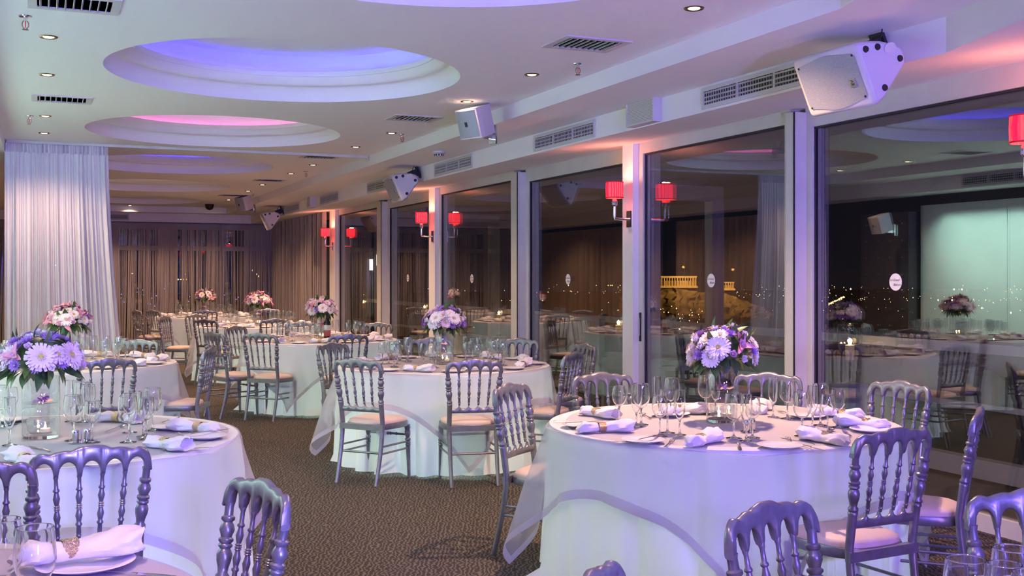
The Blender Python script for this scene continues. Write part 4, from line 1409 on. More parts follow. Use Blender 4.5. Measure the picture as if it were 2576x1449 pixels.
def cruet(p, tkey):
    s = tag(empty('cruet_stand', (p.x, p.y, ZT + 0.0045), (0, 0, 0.4)), 'small steel cruet stand on ' + TPHR[tkey], 'cruet stand')
    put('tray', MB().lathe([(0.0001, 0), (0.055, 0), (0.057, 0.003), (0.0001, 0.0035)], 24, Matrix.Diagonal((1, 0.6, 1, 1))).mesh('tray', 'steel'), s)
    put('post', MB().tube([(0, 0, 0.003), (0, 0, 0.06)], 0.003, 8).mesh('post', 'steel'), s)
    for sx, nm in ((-0.026, 'salt_shaker'), (0.026, 'pepper_shaker')):
        q = Vector((p.x + sx * cos(0.4), p.y + sx * sin(0.4), ZT + 0.0085))
        e = tag(empty(nm, q), 'brushed steel %s on %s' % (nm.replace('_', ' '), TPHR[tkey]), 'shaker')
        put('body', SHK, e)
        put('cap', SHC, e)

# ---- centrepieces
def petal(L, w, bend, cup=0.0, tip=0.6, nseg=4, lift=0.0, end=0.22):
    """petal mesh pointing along +x"""
    rows = []
    for j in range(nseg + 1):
        t = j / nseg
        ww = w * (sin(PI * (0.12 + 0.80 * t ** (1 / (1 + tip)))) ** 0.8)
        if j == nseg:
            ww = w * end
        x = L * t * cos(bend * t * 0.6)
        z = L * sin(bend * t) * t * 0.6 + lift * t
        rows.append([Vector((x, -ww, z + cup * ww)), Vector((x, 0, z)), Vector((x, ww, z + cup * ww))])
    return rows
def radial(mb, n, L, w, bend, el, r0, rr, mi=0, cup=0.15, jit=0.12, tip=0.6, z0=0.0, end=0.22):
    for i in range(n):
        a = 2 * PI * (i + rr.uniform(-0.2, 0.2)) / n
        e_ = el + rr.uniform(-jit, jit)
        M = Matrix.Translation((0, 0, z0)) @ Matrix.Rotation(a, 4, 'Z') @ Matrix.Translation((r0, 0, 0)) @ Matrix.Rotation(-e_, 4, 'Y')
        rows = [[M @ v for v in r] for r in petal(L * rr.uniform(0.92, 1.05), w, bend, cup, tip, 4, 0.0, end)]
        mb.grid(rows, mi=mi)
def flower_meshes():
    rr = random.Random(11)
    fl = {}
    for key, mat in (('gerbera_white', 'petal_white'), ('gerbera_blush', 'petal_blush')):
        mb = MB()
        radial(mb, 22, 0.034, 0.0062, -0.25, 0.10, 0.009, rr, z0=0.0, end=0.62, jit=0.07)
        radial(mb, 20, 0.029, 0.0056, -0.15, 0.28, 0.008, rr, z0=0.003, end=0.62, jit=0.07)
        radial(mb, 14, 0.011, 0.0022, 0.0, 0.75, 0.006, rr, z0=0.004)
        p_ = mb.mesh('petals', mat, True, 70)
        c = MB().lathe([(0.0075, 0.002), (0.0085, 0.006), (0.006, 0.0085), (0.0001, 0.0078)], 14, cap=False).mesh('flower_eye', 'flower_eye')
        fl[key] = (('petals', p_), ('flower_eye', c))
    mb = MB()
    for n, L, el in ((16, 0.027, 0.15), (15, 0.024, 0.5), (12, 0.019, 0.85), (8, 0.013, 1.2)):
        radial(mb, n, L, 0.0032, 0.35, el, 0.003, rr, z0=0.002)
    fl['aster_lilac'] = (('petals', mb.mesh('petals', 'petal_lilac', True, 70)), ('flower_eye', MB().lathe([(0.004, 0.004), (0.0045, 0.010), (0.0001, 0.012)], 8, cap=False).mesh('flower_eye', 'flower_eye')))
    mb = MB()
    for n, L, el in ((5, 0.026, 0.45), (5, 0.024, 0.85), (4, 0.020, 1.2), (3, 0.016, 1.4)):
        radial(mb, n, L, 0.0125, 0.7, el, 0.002, rr, cup=0.5, tip=1.4)
    fl['rose_white'] = (('petals', mb.mesh('petals', 'petal_white', True, 70)),)
    me2 = mb.mesh('petals', 'petal_cream', True, 70)
    fl['rose_cream'] = (('petals', me2),)
    me3 = mb.mesh('petals', 'petal_blush', True, 70)
    fl['rose_blush'] = (('petals', me3),)
    mb = MB()
    radial(mb, 3, 0.062, 0.0150, -0.15, 0.42, 0.004, rr, cup=0.35, tip=0.9)
    radial(mb, 3, 0.056, 0.0165, -0.2, 0.70, 0.003, rr, cup=0.4, tip=0.9, z0=0.002)
    lip_ = MB()
    radial(lip_, 3, 0.026, 0.008, 0.5, 1.0, 0.002, rr, cup=0.4)
    fl['orchid_pink'] = (('petals', mb.mesh('petals', 'petal_pink', True, 70)), ('lip', lip_.mesh('lip', 'petal_blush', True, 70)))
    return fl
FL = flower_meshes()
def leaf_mesh(mat, L=0.10, w=0.020):
    rows = []
    for j in range(8):
        t = j / 7
        ww = w * sin(PI * t ** 0.85) + 0.0006
        z = -0.04 * t * t * L / 0.1
        rows.append([Vector((L * t, -ww, z + 0.25 * ww)), Vector((L * t, 0, z)), Vector((L * t, ww, z + 0.25 * ww))])
    return MB().grid(rows).mesh('leaf', mat, True, 70)
LEAF = [leaf_mesh('leaf'), leaf_mesh('leaf', 0.085, 0.024), leaf_mesh('leaf_light', 0.09, 0.018)]
FOAM = MB().lathe([(0.0001, -0.04), (0.06, -0.035), (0.11, -0.01), (0.125, 0.02), (0.115, 0.06), (0.085, 0.095), (0.045, 0.115), (0.0001, 0.12)], 20).mesh('foliage_core', 'leaf')
VH, VR = 0.31, 0.080
VASE = MB().lathe([(0.0001, 0.0), (VR - 0.004, 0.0), (VR, 0.004), (VR, VH), (VR - 0.002, VH + 0.002), (VR - 0.004, VH)], 40, cap=False).mesh('wall', 'glass', True, 60)
VBASE = MB().lathe([(0.0001, 0.001), (VR - 0.006, 0.001), (VR - 0.006, 0.015), (0.0001, 0.0155)], 32).mesh('base', 'solid_glass', True, 60)
WATER = MB().lathe([(VR - 0.002, 0.158), (VR - 0.006, 0.1565), (0.0001, 0.156)], 32, cap=False).mesh('water', 'water', True, 60)
CUPM = MB().lathe([(0.0001, 0.02), (0.045, 0.02), (0.058, 0.035), (0.060, 0.085), (0.0585, 0.0865), (0.057, 0.085)], 28, cap=False).mesh('inner_cup', 'glass', True, 60)
TEAL = MB().lathe([(0.0001, 0.026), (0.020, 0.026), (0.020, 0.042), (0.004, 0.041), (0.0001, 0.041)], 16).mesh('tealight', 'wax', True, 50)
FLAME = MB().lathe([(0.0001, 0.041), (0.004, 0.046), (0.0045, 0.052), (0.002, 0.062), (0.0001, 0.07)], 10).mesh('flame', 'flame')
PETALF = MB().grid(petal(0.04, 0.016, 0.5, 0.3, 1.0)).mesh('floating_petal', 'petal_magenta', True, 70)
PETALW = MB().grid(petal(0.04, 0.017, 0.5, 0.3, 1.0)).mesh('floating_petal', 'petal_blush', True, 70)
def centrepiece(key, c, seed, mix, label, facing=True, heroes=()):
    rr = random.Random(seed)
    v = tag(empty('glass_vase', (c.x, c.y, ZT + 0.0045)), 'tall clear cylinder vase of water on ' + TPHR[key], 'vase', 'glass cylinder vases')
    put('wall', VASE, v)
    put('base', VBASE, v)
    put('water', WATER, v)
    cp = put('inner_cup', CUPM, v)
    t = put('tealight', TEAL, v, (0.018, -0.012, 0))
    put('flame', FLAME, t)
    for i in range(9):
        a = rr.random() * 6.28
        r = rr.uniform(0.0, 0.045)
        put('floating_petal', PETALF if rr.random() < 0.5 else PETALW, v, (r * cos(a), r * sin(a), 0.160), (rr.uniform(-0.4, 0.4), rr.uniform(-0.5, 0.1), rr.random() * 6.28))
    light('candle_light', 'POINT', (c.x + 0.018, c.y - 0.012, ZT + 0.075), 0.25, (1.0, 0.6, 0.25), shadow_soft_size=0.01)
    b = tag(empty('bouquet', (c.x, c.y, ZT + VH + 0.03)), label, 'flowers', 'domed table bouquets')
    put('foliage_core', FOAM, b)
    camdir = math.atan2(-c.y, -c.x)
    def place(kind, az, el, push=0.0, roll=None, sc=1.0):
        d = Vector((cos(az) * cos(el), sin(az) * cos(el), sin(el)))
        p_ = Vector((d.x * 0.165, d.y * 0.165, -0.005 + d.z * 0.135)) + d * push
        n_ = Vector((d.x, d.y, d.z * 1.1 + 0.12)).normalized()
        g = empty('flower')
        M = axisM(p_, n_) @ Matrix.Rotation(rr.random() * 6.28 if roll is None else roll, 4, 'Z') @ Matrix.Scale(sc, 4)
        parts = FL[kind]
        bpy.data.objects.remove(g)
        o = put(kind.split('_')[0], parts[0][1], b, mat=M)
        for n2, me in parts[1:]:
            put(n2, me, o)
    used = []
    for kind, du, el, sc in heroes:
        place(kind, camdir + du, el, 0.008, sc=sc)
        used.append((camdir + du, el))
    # fill the dome evenly
    rings = [(0.04, 19), (0.33, 17), (0.62, 14), (0.90, 10), (1.20, 6), (1.52, 1)]
    for el, n in rings:
        o0 = rr.random() * 6.28
        for i in range(n):
            az = o0 + 2 * PI * i / n
            e2 = el + rr.uniform(-0.08, 0.08)
            if any(abs(((az - a2 + PI) % (2 * PI)) - PI) * cos(e2) < 0.26 and abs(e2 - q2) < 0.25 for a2, q2 in used):
                continue
            kd = rr.choice(mix)
            place(kd, az, e2, rr.uniform(-0.012, 0.006), sc=rr.uniform(1.0, 1.3))
    for i in range(26):
        az = 2 * PI * i / 26 + rr.uniform(-0.1, 0.1)
        el = rr.uniform(-0.75, -0.1)
        M = Matrix.Rotation(az, 4, 'Z') @ Matrix.Translation((rr.uniform(0.075, 0.12), 0, rr.uniform(-0.035, 0.0))) @ Matrix.Rotation(-el, 4, 'Y') @ Matrix.Rotation(rr.uniform(-0.6, 0.6), 4, 'X')
        put('leaf', rr.choice(LEAF), b, mat=M)
    for i in range(12):
        az = rr.random() * 6.28
        el = rr.uniform(0.2, 1.3)
        d = Vector((cos(az) * cos(el), sin(az) * cos(el), sin(el)))
        M = axisM(Vector((d.x * 0.12, d.y * 0.12, d.z * 0.10)), d) @ Matrix.Rotation(-PI / 2 + rr.uniform(-0.5, 0.5), 4, 'Y')
        put('leaf', rr.choice(LEAF), b, mat=M)
MIXW = ['gerbera_white', 'rose_white', 'rose_white', 'rose_blush', 'gerbera_blush', 'rose_cream', 'aster_lilac']
MIXL = ['aster_lilac', 'aster_lilac', 'rose_blush', 'gerbera_blush', 'rose_white', 'rose_cream', 'aster_lilac']
MIXP = ['rose_blush', 'gerbera_white', 'aster_lilac', 'rose_cream', 'orchid_pink', 'rose_blush', 'rose_white']
centrepiece('R', cR, 21, MIXW, 'white and blush domed bouquet with a pink orchid by the windows', heroes=[('gerbera_white', -0.12, 0.35, 1.5), ('orchid_pink', 0.62, 0.42, 1.05), ('gerbera_white', 1.25, 0.5, 1.1), ('aster_lilac', 1.0, 0.2, 1.0), ('aster_lilac', 0.35, 0.85, 1.1)])
centrepiece('L1', cL1, 22, MIXL, 'lilac domed bouquet with two large daisies at far left', heroes=[('gerbera_blush', 0.0, 0.30, 1.6), ('gerbera_blush', 0.85, 0.32, 1.5), ('orchid_pink', -0.72, 0.35, 0.9), ('aster_lilac', -0.62, 0.05, 1.1), ('aster_lilac', 0.3, 0.9, 1.2)])
centrepiece('M', cM, 23, MIXL + ['gerbera_white', 'rose_white'], 'white and lilac domed bouquet in the centre of the room', heroes=[('gerbera_white', -0.45, 0.38, 1.3), ('gerbera_white', 0.5, 0.36, 1.35), ('rose_white', -0.9, 0.2, 1.2)])
centrepiece('M2', cM2, 24, MIXW + ['rose_cream'], 'cream and pink bouquet beside the wine bottle', heroes=[('gerbera_white', 0.1, 0.2, 1.35), ('orchid_pink', -0.65, 0.35, 0.9)])
centrepiece('M3', cM3, 25, MIXP, 'pink and cream bouquet in front of the string corner', heroes=[('gerbera_white', -0.3, 0.3, 1.35), ('gerbera_white', 0.5, 0.5, 1.2)])
centrepiece('M4', cM4, 26, MIXP, 'smallest bouquet, on the farthest table before the strings', heroes=[('gerbera_white', -0.4, 0.35, 1.35), ('gerbera_white', 0.4, 0.3, 1.3)])
centrepiece('L2', cL2, 27, MIXW + ['orchid_pink'], 'cream bouquet with white daisy in front of the sheer curtain', heroes=[('gerbera_white', -0.1, 0.25, 1.35), ('orchid_pink', -0.9, 0.2, 1.0)])

# ---- place settings read off the photograph for the two nearest tables
T0 = ZT + 0.005
for u, v, k in ((1558, 1064, 'wine'), (1601, 1074, 'flute'), (1613, 1068, 'goblet'), (1660, 1097, 'wine'), (1679, 1089, 'goblet'), (1710, 1094, 'flute'), (1654, 1047, 'flute'), (1690, 1049, 'goblet'),
                (1846, 1102, 'goblet'), (1878, 1109, 'flute'), (1893, 1101, 'wine'), (1945, 1049, 'flute'), (1981, 1053, 'goblet'), (2018, 1097, 'goblet'), (2044, 1079, 'flute'), (2064, 1070, 'goblet'), (2082, 1092, 'wine'), (2108, 1075, 'wine'), (1800, 1040, 'flute'), (1775, 1041, 'goblet')):
    glass(k, P(u, v, T0), 'R')
for u, v, k in ((26, 1068, 'wine'), (24, 1120, 'flute'), (0, 1074, 'goblet'), (184, 1108, 'goblet'), (232, 1113, 'wine'), (178, 1060, 'flute'), (208, 1062, 'goblet'), (222, 1058, 'wine'),
                (322, 1112, 'goblet'), (326, 1088, 'wine'), (369, 1103, 'wine'), (360, 1098, 'flute'), (384, 1083, 'goblet')):
    glass(k, P(u, v, T0), 'L1')
for u, v in ((1618, 1112), (1962, 1126), (1462, 1073), (2190, 1085), (1690, 1045), (2030, 1050)):
    plate(P(u, v, T0), 'R')
for u, v in ((518, 1102), (260, 1168), (430, 1078), (20, 1060)):
    plate(P(u, v, T0), 'L1')
def ang_px(u0, v0, u1, v1):
    d = P(u1, v1, T0) - P(u0, v0, T0)
    return math.atan2(d.y, d.x)
for (u, v, u1, v1) in ((1520, 1087, 1580, 1085), (1505, 1048, 1570, 1056), (1765, 1116, 1790, 1108), (2075, 1112, 2030, 1104), (2172, 1075, 2100, 1070), (2112, 1049, 2070, 1047), (1715, 1040, 1735, 1040), (1915, 1035, 1918, 1030)):
    napkin(P(u, v, T0), ang_px(u, v, u1, v1), 'R', 1.0)
for (u, v, u1, v1) in ((492, 1086, 440, 1084), (420, 1128, 465, 1134), (300, 1062, 330, 1064), (60, 1168, 40, 1160)):
    napkin(P(u, v, T0), ang_px(u, v, u1, v1), 'L1', 1.0)
for k, (u, v, u1, v1) in (('knife', (1590, 1112, 1530, 1112)), ('fork', (1683, 1117, 1700, 1103)), ('knife', (1640, 1110, 1668, 1104)), ('knife', (1800, 1111, 1835, 1113)), ('spoon', (1745, 1108, 1735, 1096)), ('knife', (1860, 1125, 1862, 1140)),
                          ('fork', (1990, 1112, 1980, 1102)), ('knife', (2005, 1121, 1960, 1112)), ('knife', (2040, 1126, 2068, 1133)), ('spoon', (2085, 1088, 2095, 1080)), ('knife', (2130, 1090, 2115, 1078)), ('fork', (1975, 1040, 1955, 1034)), ('spoon', (1625, 1048, 1612, 1042)), ('knife', (1445, 1062, 1520, 1064)), ('fork', (1765, 1036, 1755, 1030)), ('knife', (1470, 1072, 1500, 1070))):
    cutlery(k, P(u, v, T0), ang_px(u, v, u1, v1) - PI / 2, 'R', 0.022 if k == 'knife' and u in (1640, 2005, 1470) else 0.0045)
for k, (u, v, u1, v1) in (('knife', (530, 1096, 560, 1092)), ('fork', (465, 1098, 440, 1090)), ('spoon', (358, 1100, 352, 1108)), ('knife', (470, 1130, 505, 1128)), ('knife', (430, 1066, 455, 1058)), ('spoon', (290, 1080, 310, 1074)), ('fork', (215, 1160, 222, 1172)), ('knife', (100, 1130, 60, 1120))):
    cutlery(k, P(u, v, T0), ang_px(u, v, u1, v1) - PI / 2, 'L1', 0.022 if k == 'knife' and u in (530, 430) else 0.0045)
cruet(P(1885, 1085, T0), 'R')
cruet(P(205, 1112, T0), 'L1')

# ---- corner tables at the bottom of the frame
for u, v, k in ((88, 1572, 'goblet'), (6, 1545, 'goblet'), (-38, 1500, 'wine')):
    glass(k, P(u, v, T0), 'BL', 1.02)
plate(P(215, 1428, T0), 'BL', 1.25)
napkin(P(190, 1424, T0), ang_px(190, 1424, 320, 1405), 'BL', 1.15)
REG[('napkin', 'BL')][0].location.z += 0.018
REG[('ring', 'BL')][0].location.z += 0.018
cutlery('knife', P(345, 1445, T0), ang_px(345, 1445, 390, 1448) - PI / 2, 'BL')
for u, v, k in ((2430, 1676, 'goblet'), (2548, 1639, 'goblet'), (2528, 1660, 'wine'), (2590, 1690, 'wine')):
    glass(k, P(u, v, T0), 'BR', 1.0)

# ---- regular settings on the tables further back
def set_table(key, n, off, full=True, seed=0):
    c = TABLES[key]
    rr = random.Random(seed)
    for i in range(n):
        a = off + 2 * PI * i / n
        d = Vector((cos(a), sin(a), 0))
        s = Vector((-d.y, d.x, 0))
        def at(r, t):
            return Vector((c.x, c.y, 0)) + d * r + s * t
        glass('goblet', at(0.46, 0.02 + rr.uniform(-.02, .02)), key)
        glass('wine', at(0.50, 0.105 + rr.uniform(-.02, .02)), key)
        if full or i % 2 == 0:
            glass('flute', at(0.38, 0.09 + rr.uniform(-.02, .02)), key)
        plate(at(0.73, -0.17), key, 0.95)
        napkin(at(0.70, 0.06), a + PI / 2 + rr.uniform(-0.5, 0.5), key)
        if full:
            cutlery('knife', at(0.72, -0.02), a + PI / 2 + PI / 2 + rr.uniform(-0.1, 0.1), key)
            cutlery('fork', at(0.72, 0.20), a + PI / 2 + PI / 2 + rr.uniform(-0.1, 0.1), key)
set_table('M', 9, 0.5, True, 1)
set_table('M2', 9, 0.2, False, 2)
set_table('M3', 9, 0.7, False, 3)
set_table('M4', 8, 0.3, False, 4)
set_table('L2', 9, 0.4, True, 5)
cruet(CP(838, 11.95) , 'M2')
# wine bottle
p = CP(823, 12.02)
e = tag(empty('wine_bottle', (p.x, p.y, ZT + 0.0045), (0, 0, -0.4)), 'dark wine bottle with red and cream label', 'bottle')
put('body', MB().lathe([(0.0001, 0), (0.036, 0), (0.038, 0.004), (0.038, 0.19), (0.034, 0.215), (0.018, 0.245), (0.0145, 0.26), (0.0145, 0.30), (0.0001, 0.30)], 24).mesh('body', 'wine_glass_bottle', True, 60), e)
put('capsule', MB().lathe([(0.0152, 0.255), (0.0152, 0.302), (0.0165, 0.303), (0.0165, 0.318), (0.0001, 0.319)], 20).mesh('capsule', 'black_rubber', True, 60), e)
def label_band(z0, z1, mat, nm):
    rows = [[Vector((0.0386 * cos(a), 0.0386 * sin(a), z)) for a in [-PI / 2 - 1.35 + 2.7 * i / 16 for i in range(17)]] for z in (z0, z1)]
    put(nm, MB().grid(rows).mesh(nm, mat), e)
label_band(0.125, 0.18, 'label_paper', 'upper_label')
label_band(0.06, 0.122, 'label_red', 'lower_label')

# ---- labels for the tableware, by place along each table
WORD = {'wine': 'clear wine glass', 'goblet': 'clear water goblet', 'flute': 'slim champagne flute', 'plate': 'white side plate', 'napkin': 'rolled white napkin', 'ring': 'gold napkin ring', 'knife': 'steel knife', 'fork': 'steel fork', 'spoon': 'steel spoon'}
CATS = {'wine': 'wine glass', 'goblet': 'glass', 'flute': 'glass', 'plate': 'plate', 'napkin': 'napkin', 'ring': 'napkin ring', 'knife': 'knife', 'fork': 'fork', 'spoon': 'spoon'}
for (k, tk), L in REG.items():
    L.sort(key=lambda o: proj(o.location)[0])
    for i, o in enumerate(L):
        if len(L) == 1:
            s = '%s on %s' % (WORD[k], TPHR[tk])
        elif i == 0:
            s = 'leftmost %s on %s' % (WORD[k], TPHR[tk])
        elif i == len(L) - 1:
            s = 'rightmost %s on %s' % (WORD[k], TPHR[tk])
        else:
            s = '%s %s from the left on %s' % (ORDN[i], WORD[k], TPHR[tk])
        tag(o, s, CATS[k], WORD[k] + 's on ' + TPHR[tk])

# ---------------------------------------------------------------- stickers on the glass
st_disc = MB().lathe([(0.0001, 0), (0.056, 0), (0.056, 0.0008), (0.0001, 0.0009)], 36).mesh('disc', 'china')
tx1 = text_mesh('Le Grand', 0.0225, 'black_rubber', 0.35, 0.0003)
tx2 = text_mesh('Balcon', 0.0235, 'black_rubber', 0.35, 0.0003)
for u, xg, lab in ((2253, XF + 0.078, 'round white lettered sticker on the nearest pane'), (1789, XF + 0.018, 'round lettered sticker on the pane beside the temple view'), (1429, XF + 0.078, 'round sticker on the pane before the brown drape reflection'), (1187, XF + 0.018, 'round sticker on the pane over the centre bouquet'), (1026, XF + 0.078, 'small round sticker on the far pane under the speaker')):
    e = empty('window_sticker', (xg, PY(u, xg), 1.455))
    M0 = Matrix(((0, 0, -1, 0), (-1, 0, 0, 0), (0, 1, 0, 0), (0, 0, 0, 1)))
    d = put('disc', st_disc, e, mat=M0)
    put('lettering', tx1, d, (-0.008, 0.013, 0.0012))
    put('lettering', tx2, d, (0.012, -0.018, 0.0012))
    tag(e, lab, 'sticker', 'round glass stickers')

# ================================================================ OUTSIDE
XR = 6.3
struct(put('balcony_floor', MB().box(XW + 0.25, XR + 0.25, -6, 30, -0.25, -0.02).mesh('balcony_floor', 'balcony_tile', False)))
rail = struct(empty('trim_40', (XR, 0, 0)))
put('top_rail', MB().box(-0.04, 0.04, -6, 30, 0.93, 1.0).mesh('bar', 'balcony_white', False), rail)
put('bottom_rail', MB().box(-0.05, 0.05, -6, 30, 0.02, 0.16).mesh('bar', 'balcony_white', False), rail)
put('mid_rail', MB().box(-0.02, 0.02, -6, 30, 0.52, 0.56).mesh('bar', 'balcony_white', False), rail)
for k, y in enumerate((-2.4, 3.5, 9.43, 15.36, 21.3, 27.2)):
    pg = struct(empty('trim_%d' % (50 + k), (XR, y, 0)))
    put('post', MB().box(-0.07, 0.07, -0.07, 0.07, 0, 2.25).mesh('post', 'balcony_white', False), pg)
    put('beam', MB().box(XW + 0.26 - XR, 0.07, -0.06, 0.06, 2.25, 2.40).mesh('beam', 'balcony_white', False), pg)
def hurricane(u, label):
    xh = 6.02
    y = PY(u, xh)
    e = empty('hurricane_lamp', (xh, y, 0.0))
    put('pillar', MB().box(-0.10, 0.10, -0.10, 0.10, -0.02, 0.62).mesh('pillar', 'balcony_white', False), e)
    put('glass_foot', MB().lathe([(0.0001, 0.62), (0.06, 0.62), (0.06, 0.63), (0.014, 0.65), (0.010, 0.70), (0.022, 0.73), (0.016, 0.76), (0.03, 0.80), (0.0001, 0.805)], 18).mesh('glass_foot', 'solid_glass'), e)
    put('glass_bowl', MB().lathe([(0.0001, 0.80), (0.04, 0.805), (0.085, 0.86), (0.098, 0.95), (0.10, 1.05), (0.104, 1.10), (0.102, 1.103), (0.100, 1.10)], 24, cap=False).mesh('glass_bowl', 'glass'), e)
    c = put('candle', MB().lathe([(0.0001, 0.815), (0.036, 0.815), (0.036, 0.93), (0.030, 0.934), (0.0001, 0.928)], 18).mesh('candle', 'wax'), e)
    put('flame', MB().lathe([(0.0001, 0.930), (0.007, 0.945), (0.008, 0.955), (0.004, 0.975), (0.0001, 0.992)], 10).mesh('flame', 'flame'), c)
    tag(e, label, 'candle lamp', 'hurricane lamps on the balcony')
    light('candle_light', 'POINT', (xh, y, 0.97), 1.2, (1.0, 0.6, 0.25), shadow_soft_size=0.02)
hurricane(2138, 'glass hurricane lamp with lit candle outside the nearest pane')
hurricane(1556, 'lit candle lamp outside, beside the tall column')
hurricane(1255, 'amber candle lamp outside behind the centre bouquet')
hurricane(1068, 'amber candle lamp outside by the second column')
hurricane(915, 'farthest amber candle lamp outside the glass')
def armchair(x, y, yaw, label):
    e = empty('outdoor_armchair', (x, y, -0.02), (0, 0, yaw))
    fr = MB()
    for sx in (-0.30, 0.30):
        for sy in (-0.30, 0.30):
            fr.box(sx - 0.025, sx + 0.025, sy - 0.025, sy + 0.025, 0, 0.62)
        fr.box(sx - 0.03, sx + 0.03, -0.32, 0.32, 0.60, 0.64)
    fr.box(-0.30, 0.30, -0.30, 0.30, 0.28, 0.32)
    put('frame', fr.mesh('frame', 'balcony_white', False), e)
    put('back', MB().box(-0.28, 0.28, -0.36, -0.28, 0.30, 1.05).mesh('back', 'outdoor_fabric', False), e)
    put('seat_pad', MB().box(-0.27, 0.27, -0.27, 0.29, 0.325, 0.45).mesh('seat_pad', 'outdoor_fabric', False), e)
    tag(e, label, 'armchair', 'white balcony armchairs')
armchair(5.75, PY(1690, 5.75), -PI / 2, 'white balcony armchair behind the pane below the lit temple')
armchair(5.75, PY(1405, 5.75), -PI / 2, 'white balcony armchair behind the pane left of the column')
armchair(5.75, PY(1530, 5.75), -PI / 2 + 0.2, 'white balcony armchair half hidden by the tall column')

# night land, temple on its rock, city lights
struct(put('land', MB().box(20, 9000, -5000, 9000, -160, -150).mesh('land', 'night_land', False)))
DT = 1700.0
def far(u, v, D):
    x = (u - CX) * D / F
    return Vector((x * cth + D * sth, D * cth - x * sth, H - (v - HY) * D / F))
def rock_mesh():
    rr = random.Random(5)
    rows = []
    N = 60
    for j in range(9):
        t = j / 8
        row = []
        for i in range(N + 1):
            s = i / N
            u = 1560 + 380 * s
            vt = 723 + 9 * abs(sin(s * 9)) + 6 * (abs(s - 0.4) * 2) ** 2 * 6
            vb = 800
            q = far(u, vt + (vb - vt) * t, DT - 20 - 60 * t)
            q += Vector((rr.uniform(-6, 6), rr.uniform(-6, 6), rr.uniform(-3, 3) if 0 < j else 0))
            row.append(q)
        rows.append(row)
    back = [v + Vector((220 * sth, 220 * cth, -6)) for v in rows[0]]
    return MB().grid([back] + rows).mesh('rock', 'rock', True, 50)
tag(put('rocky_hill', rock_mesh()), 'dark floodlit rocky hill below the temple outside', 'hill')
def temple(u0, u1, vb, vt, ncol, label, D, deep):
    a, b = far(u0, vb, D), far(u1, vb, D)
    L = (b - a).length
    hgt = (vb - vt) * D / F
    ang = math.atan2(b.y - a.y, b.x - a.x)
    e = empty('temple', a, (0, 0, ang))
    put('steps', MB().box(-2, L + 2, -2, deep + 2, -2, 0.5).box(-1, L + 1, -1, deep + 1, 0.5, 1.2).mesh('steps', 'stone_marble', False), e)
    cm = MB().lathe([(1.0, 0), (0.80, hgt * 0.68), (1.15, hgt * 0.70), (1.2, hgt * 0.74)], 10).mesh('column', 'stone_marble')
    for i in range(ncol):
        put('column', cm, e, (1 + (L - 2) * i / (ncol - 1), 0, 1.2))
    for i in range(1, 6):
        put('column', cm, e, (1, deep * i / 5, 1.2))
        put('column', cm, e, (L - 1, deep * i / 5, 1.2))
    put('entablature', MB().box(-0.3, L + 0.3, -1.3, 1.3, hgt * 0.74 + 1.2, hgt * 0.93).box(-0.8, L + 0.8, -1.8, 1.8, hgt * 0.93, hgt * 0.98).mesh('entablature', 'stone_marble', False), e)
    put('inner_wall', MB().box(5, L - 5, 6, deep - 4, 1.0, hgt * 0.55).mesh('inner_wall', 'stone_marble', False), e)
    tag(e, label, 'temple')
    mid = (a + b) / 2
    light('temple_flood', 'POINT', mid + Vector((-45 * sth, -45 * cth, 30)), 120000, (1.0, 0.50, 0.12), shadow_soft_size=2)
temple(1663, 1752, 721, 694, 14, 'floodlit ancient temple with a row of columns on the hill', DT, 30)
temple(1812, 1846, 727, 709, 6, 'small floodlit ruin on the hill right of the temple', DT, 14)
def city(name, pts, mat, label, seed):
    mb = MB()
    for p_, r in pts:
        V = [p_ + Vector(q) * r for q in ((1, 0, 0), (-1, 0, 0), (0, 1, 0), (0, -1, 0), (0, 0, 1), (0, 0, -1))]
        mb.add(V, [(0, 2, 4), (2, 1, 4), (1, 3, 4), (3, 0, 4), (2, 0, 5), (1, 2, 5), (3, 1, 5), (0, 3, 5)])
    return tag(put(name, mb.mesh(name, mat, False)), label, 'city lights', kind='stuff')
rr = random.Random(77)
amb, whi, blu = [], [], []
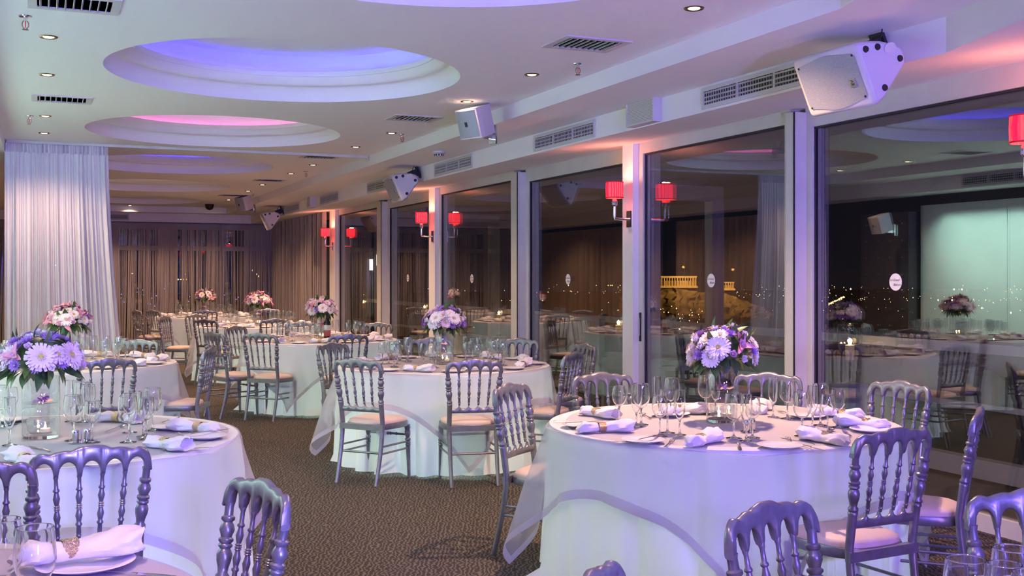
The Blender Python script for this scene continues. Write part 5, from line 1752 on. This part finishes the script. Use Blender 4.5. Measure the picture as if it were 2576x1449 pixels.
for i in range(230):
    u = rr.choice([rr.uniform(2010, 2576), rr.uniform(2010, 2576), rr.uniform(1850, 2050), rr.uniform(1000, 1560)])
    band = rr.random()
    v = rr.gauss(745, 4) + (u - 2000) * 0.018 if band < 0.5 else (rr.gauss(727, 5) if band < 0.75 else rr.uniform(750, 830))
    D = rr.uniform(2500, 4500)
    (amb if rr.random() < 0.8 else whi).append((far(u, v, D), D / F * rr.uniform(0.45, 1.3)))
for i in range(36):
    t = i / 36
    amb.append((far(2085 + 40 * t + rr.uniform(-2, 2), 766 - 20 * t + rr.uniform(-2, 2), 3000), 3000 / F * 1.6))
for i in range(40):
    amb.append((far(rr.uniform(1630, 1780), rr.uniform(770, 830), 1500), 1500 / F * rr.uniform(0.6, 1.7)))
for u, v in ((2140, 727), (2400, 728), (2420, 728), (2360, 755), (2395, 755), (2470, 775), (2543, 787), (2500, 853)):
    whi.append((far(u, v, 2500), 2500 / F * 2.6))
for u in (1365, 1430, 1500, 1530, 1536, 1540, 1560, 1240, 1262, 1283):
    amb.append((far(u, 718 if u > 1400 else 756, 2500), 2500 / F * rr.uniform(1, 2)))
for u, v in ((333, 688), (465, 690), (455, 703), (462, 703), (470, 703), (448, 703), (646, 690), (650, 695), (635, 680)):
    amb.append((far(u, v, 1500), 1500 / F * 2.2))
for i in range(60):
    blu.append((far(rr.uniform(300, 680), rr.gauss(745, 12), 1500), 1500 / F * rr.uniform(0.8, 2.0)))
for k in range(8):
    blu.append((far(418 + 7 * cos(k * PI / 4), 713 + 7 * sin(k * PI / 4), 1500), 1500 / F * 1.6))
city('city_lights', amb, 'city_amber', 'scattered amber city lights seen through the windows', 1)
city('city_lights', whi, 'city_white', 'brighter white city lights seen through the windows', 2)
city('city_lights', blu, 'city_blue', 'blue city lights behind the far string curtain', 3)
q = far(953, 664, 60)  # three lit sign bars; the dark block is added to hold them
e = tag(empty('sign_block', (q.x, q.y, -150), (0, 0, -TH)), 'dark building block added to hold three glowing upright sign bars outside the far panes', 'building')
put('walls', MB().box(-1.6, 1.6, 0.1, 3.0, 0, q.z + 150.6).mesh('walls', 'night_land', False), e)
for du, dv in ((-20, 2), (-2, -10), (23, 0)):
    put('sign_bar', MB().box(-0.08, 0.08, 0.0, 0.12, -0.30, 0.30).mesh('sign_bar', 'tube_light', False), e, (du * 60 / F, 0, q.z + 150 - dv * 60 / F))
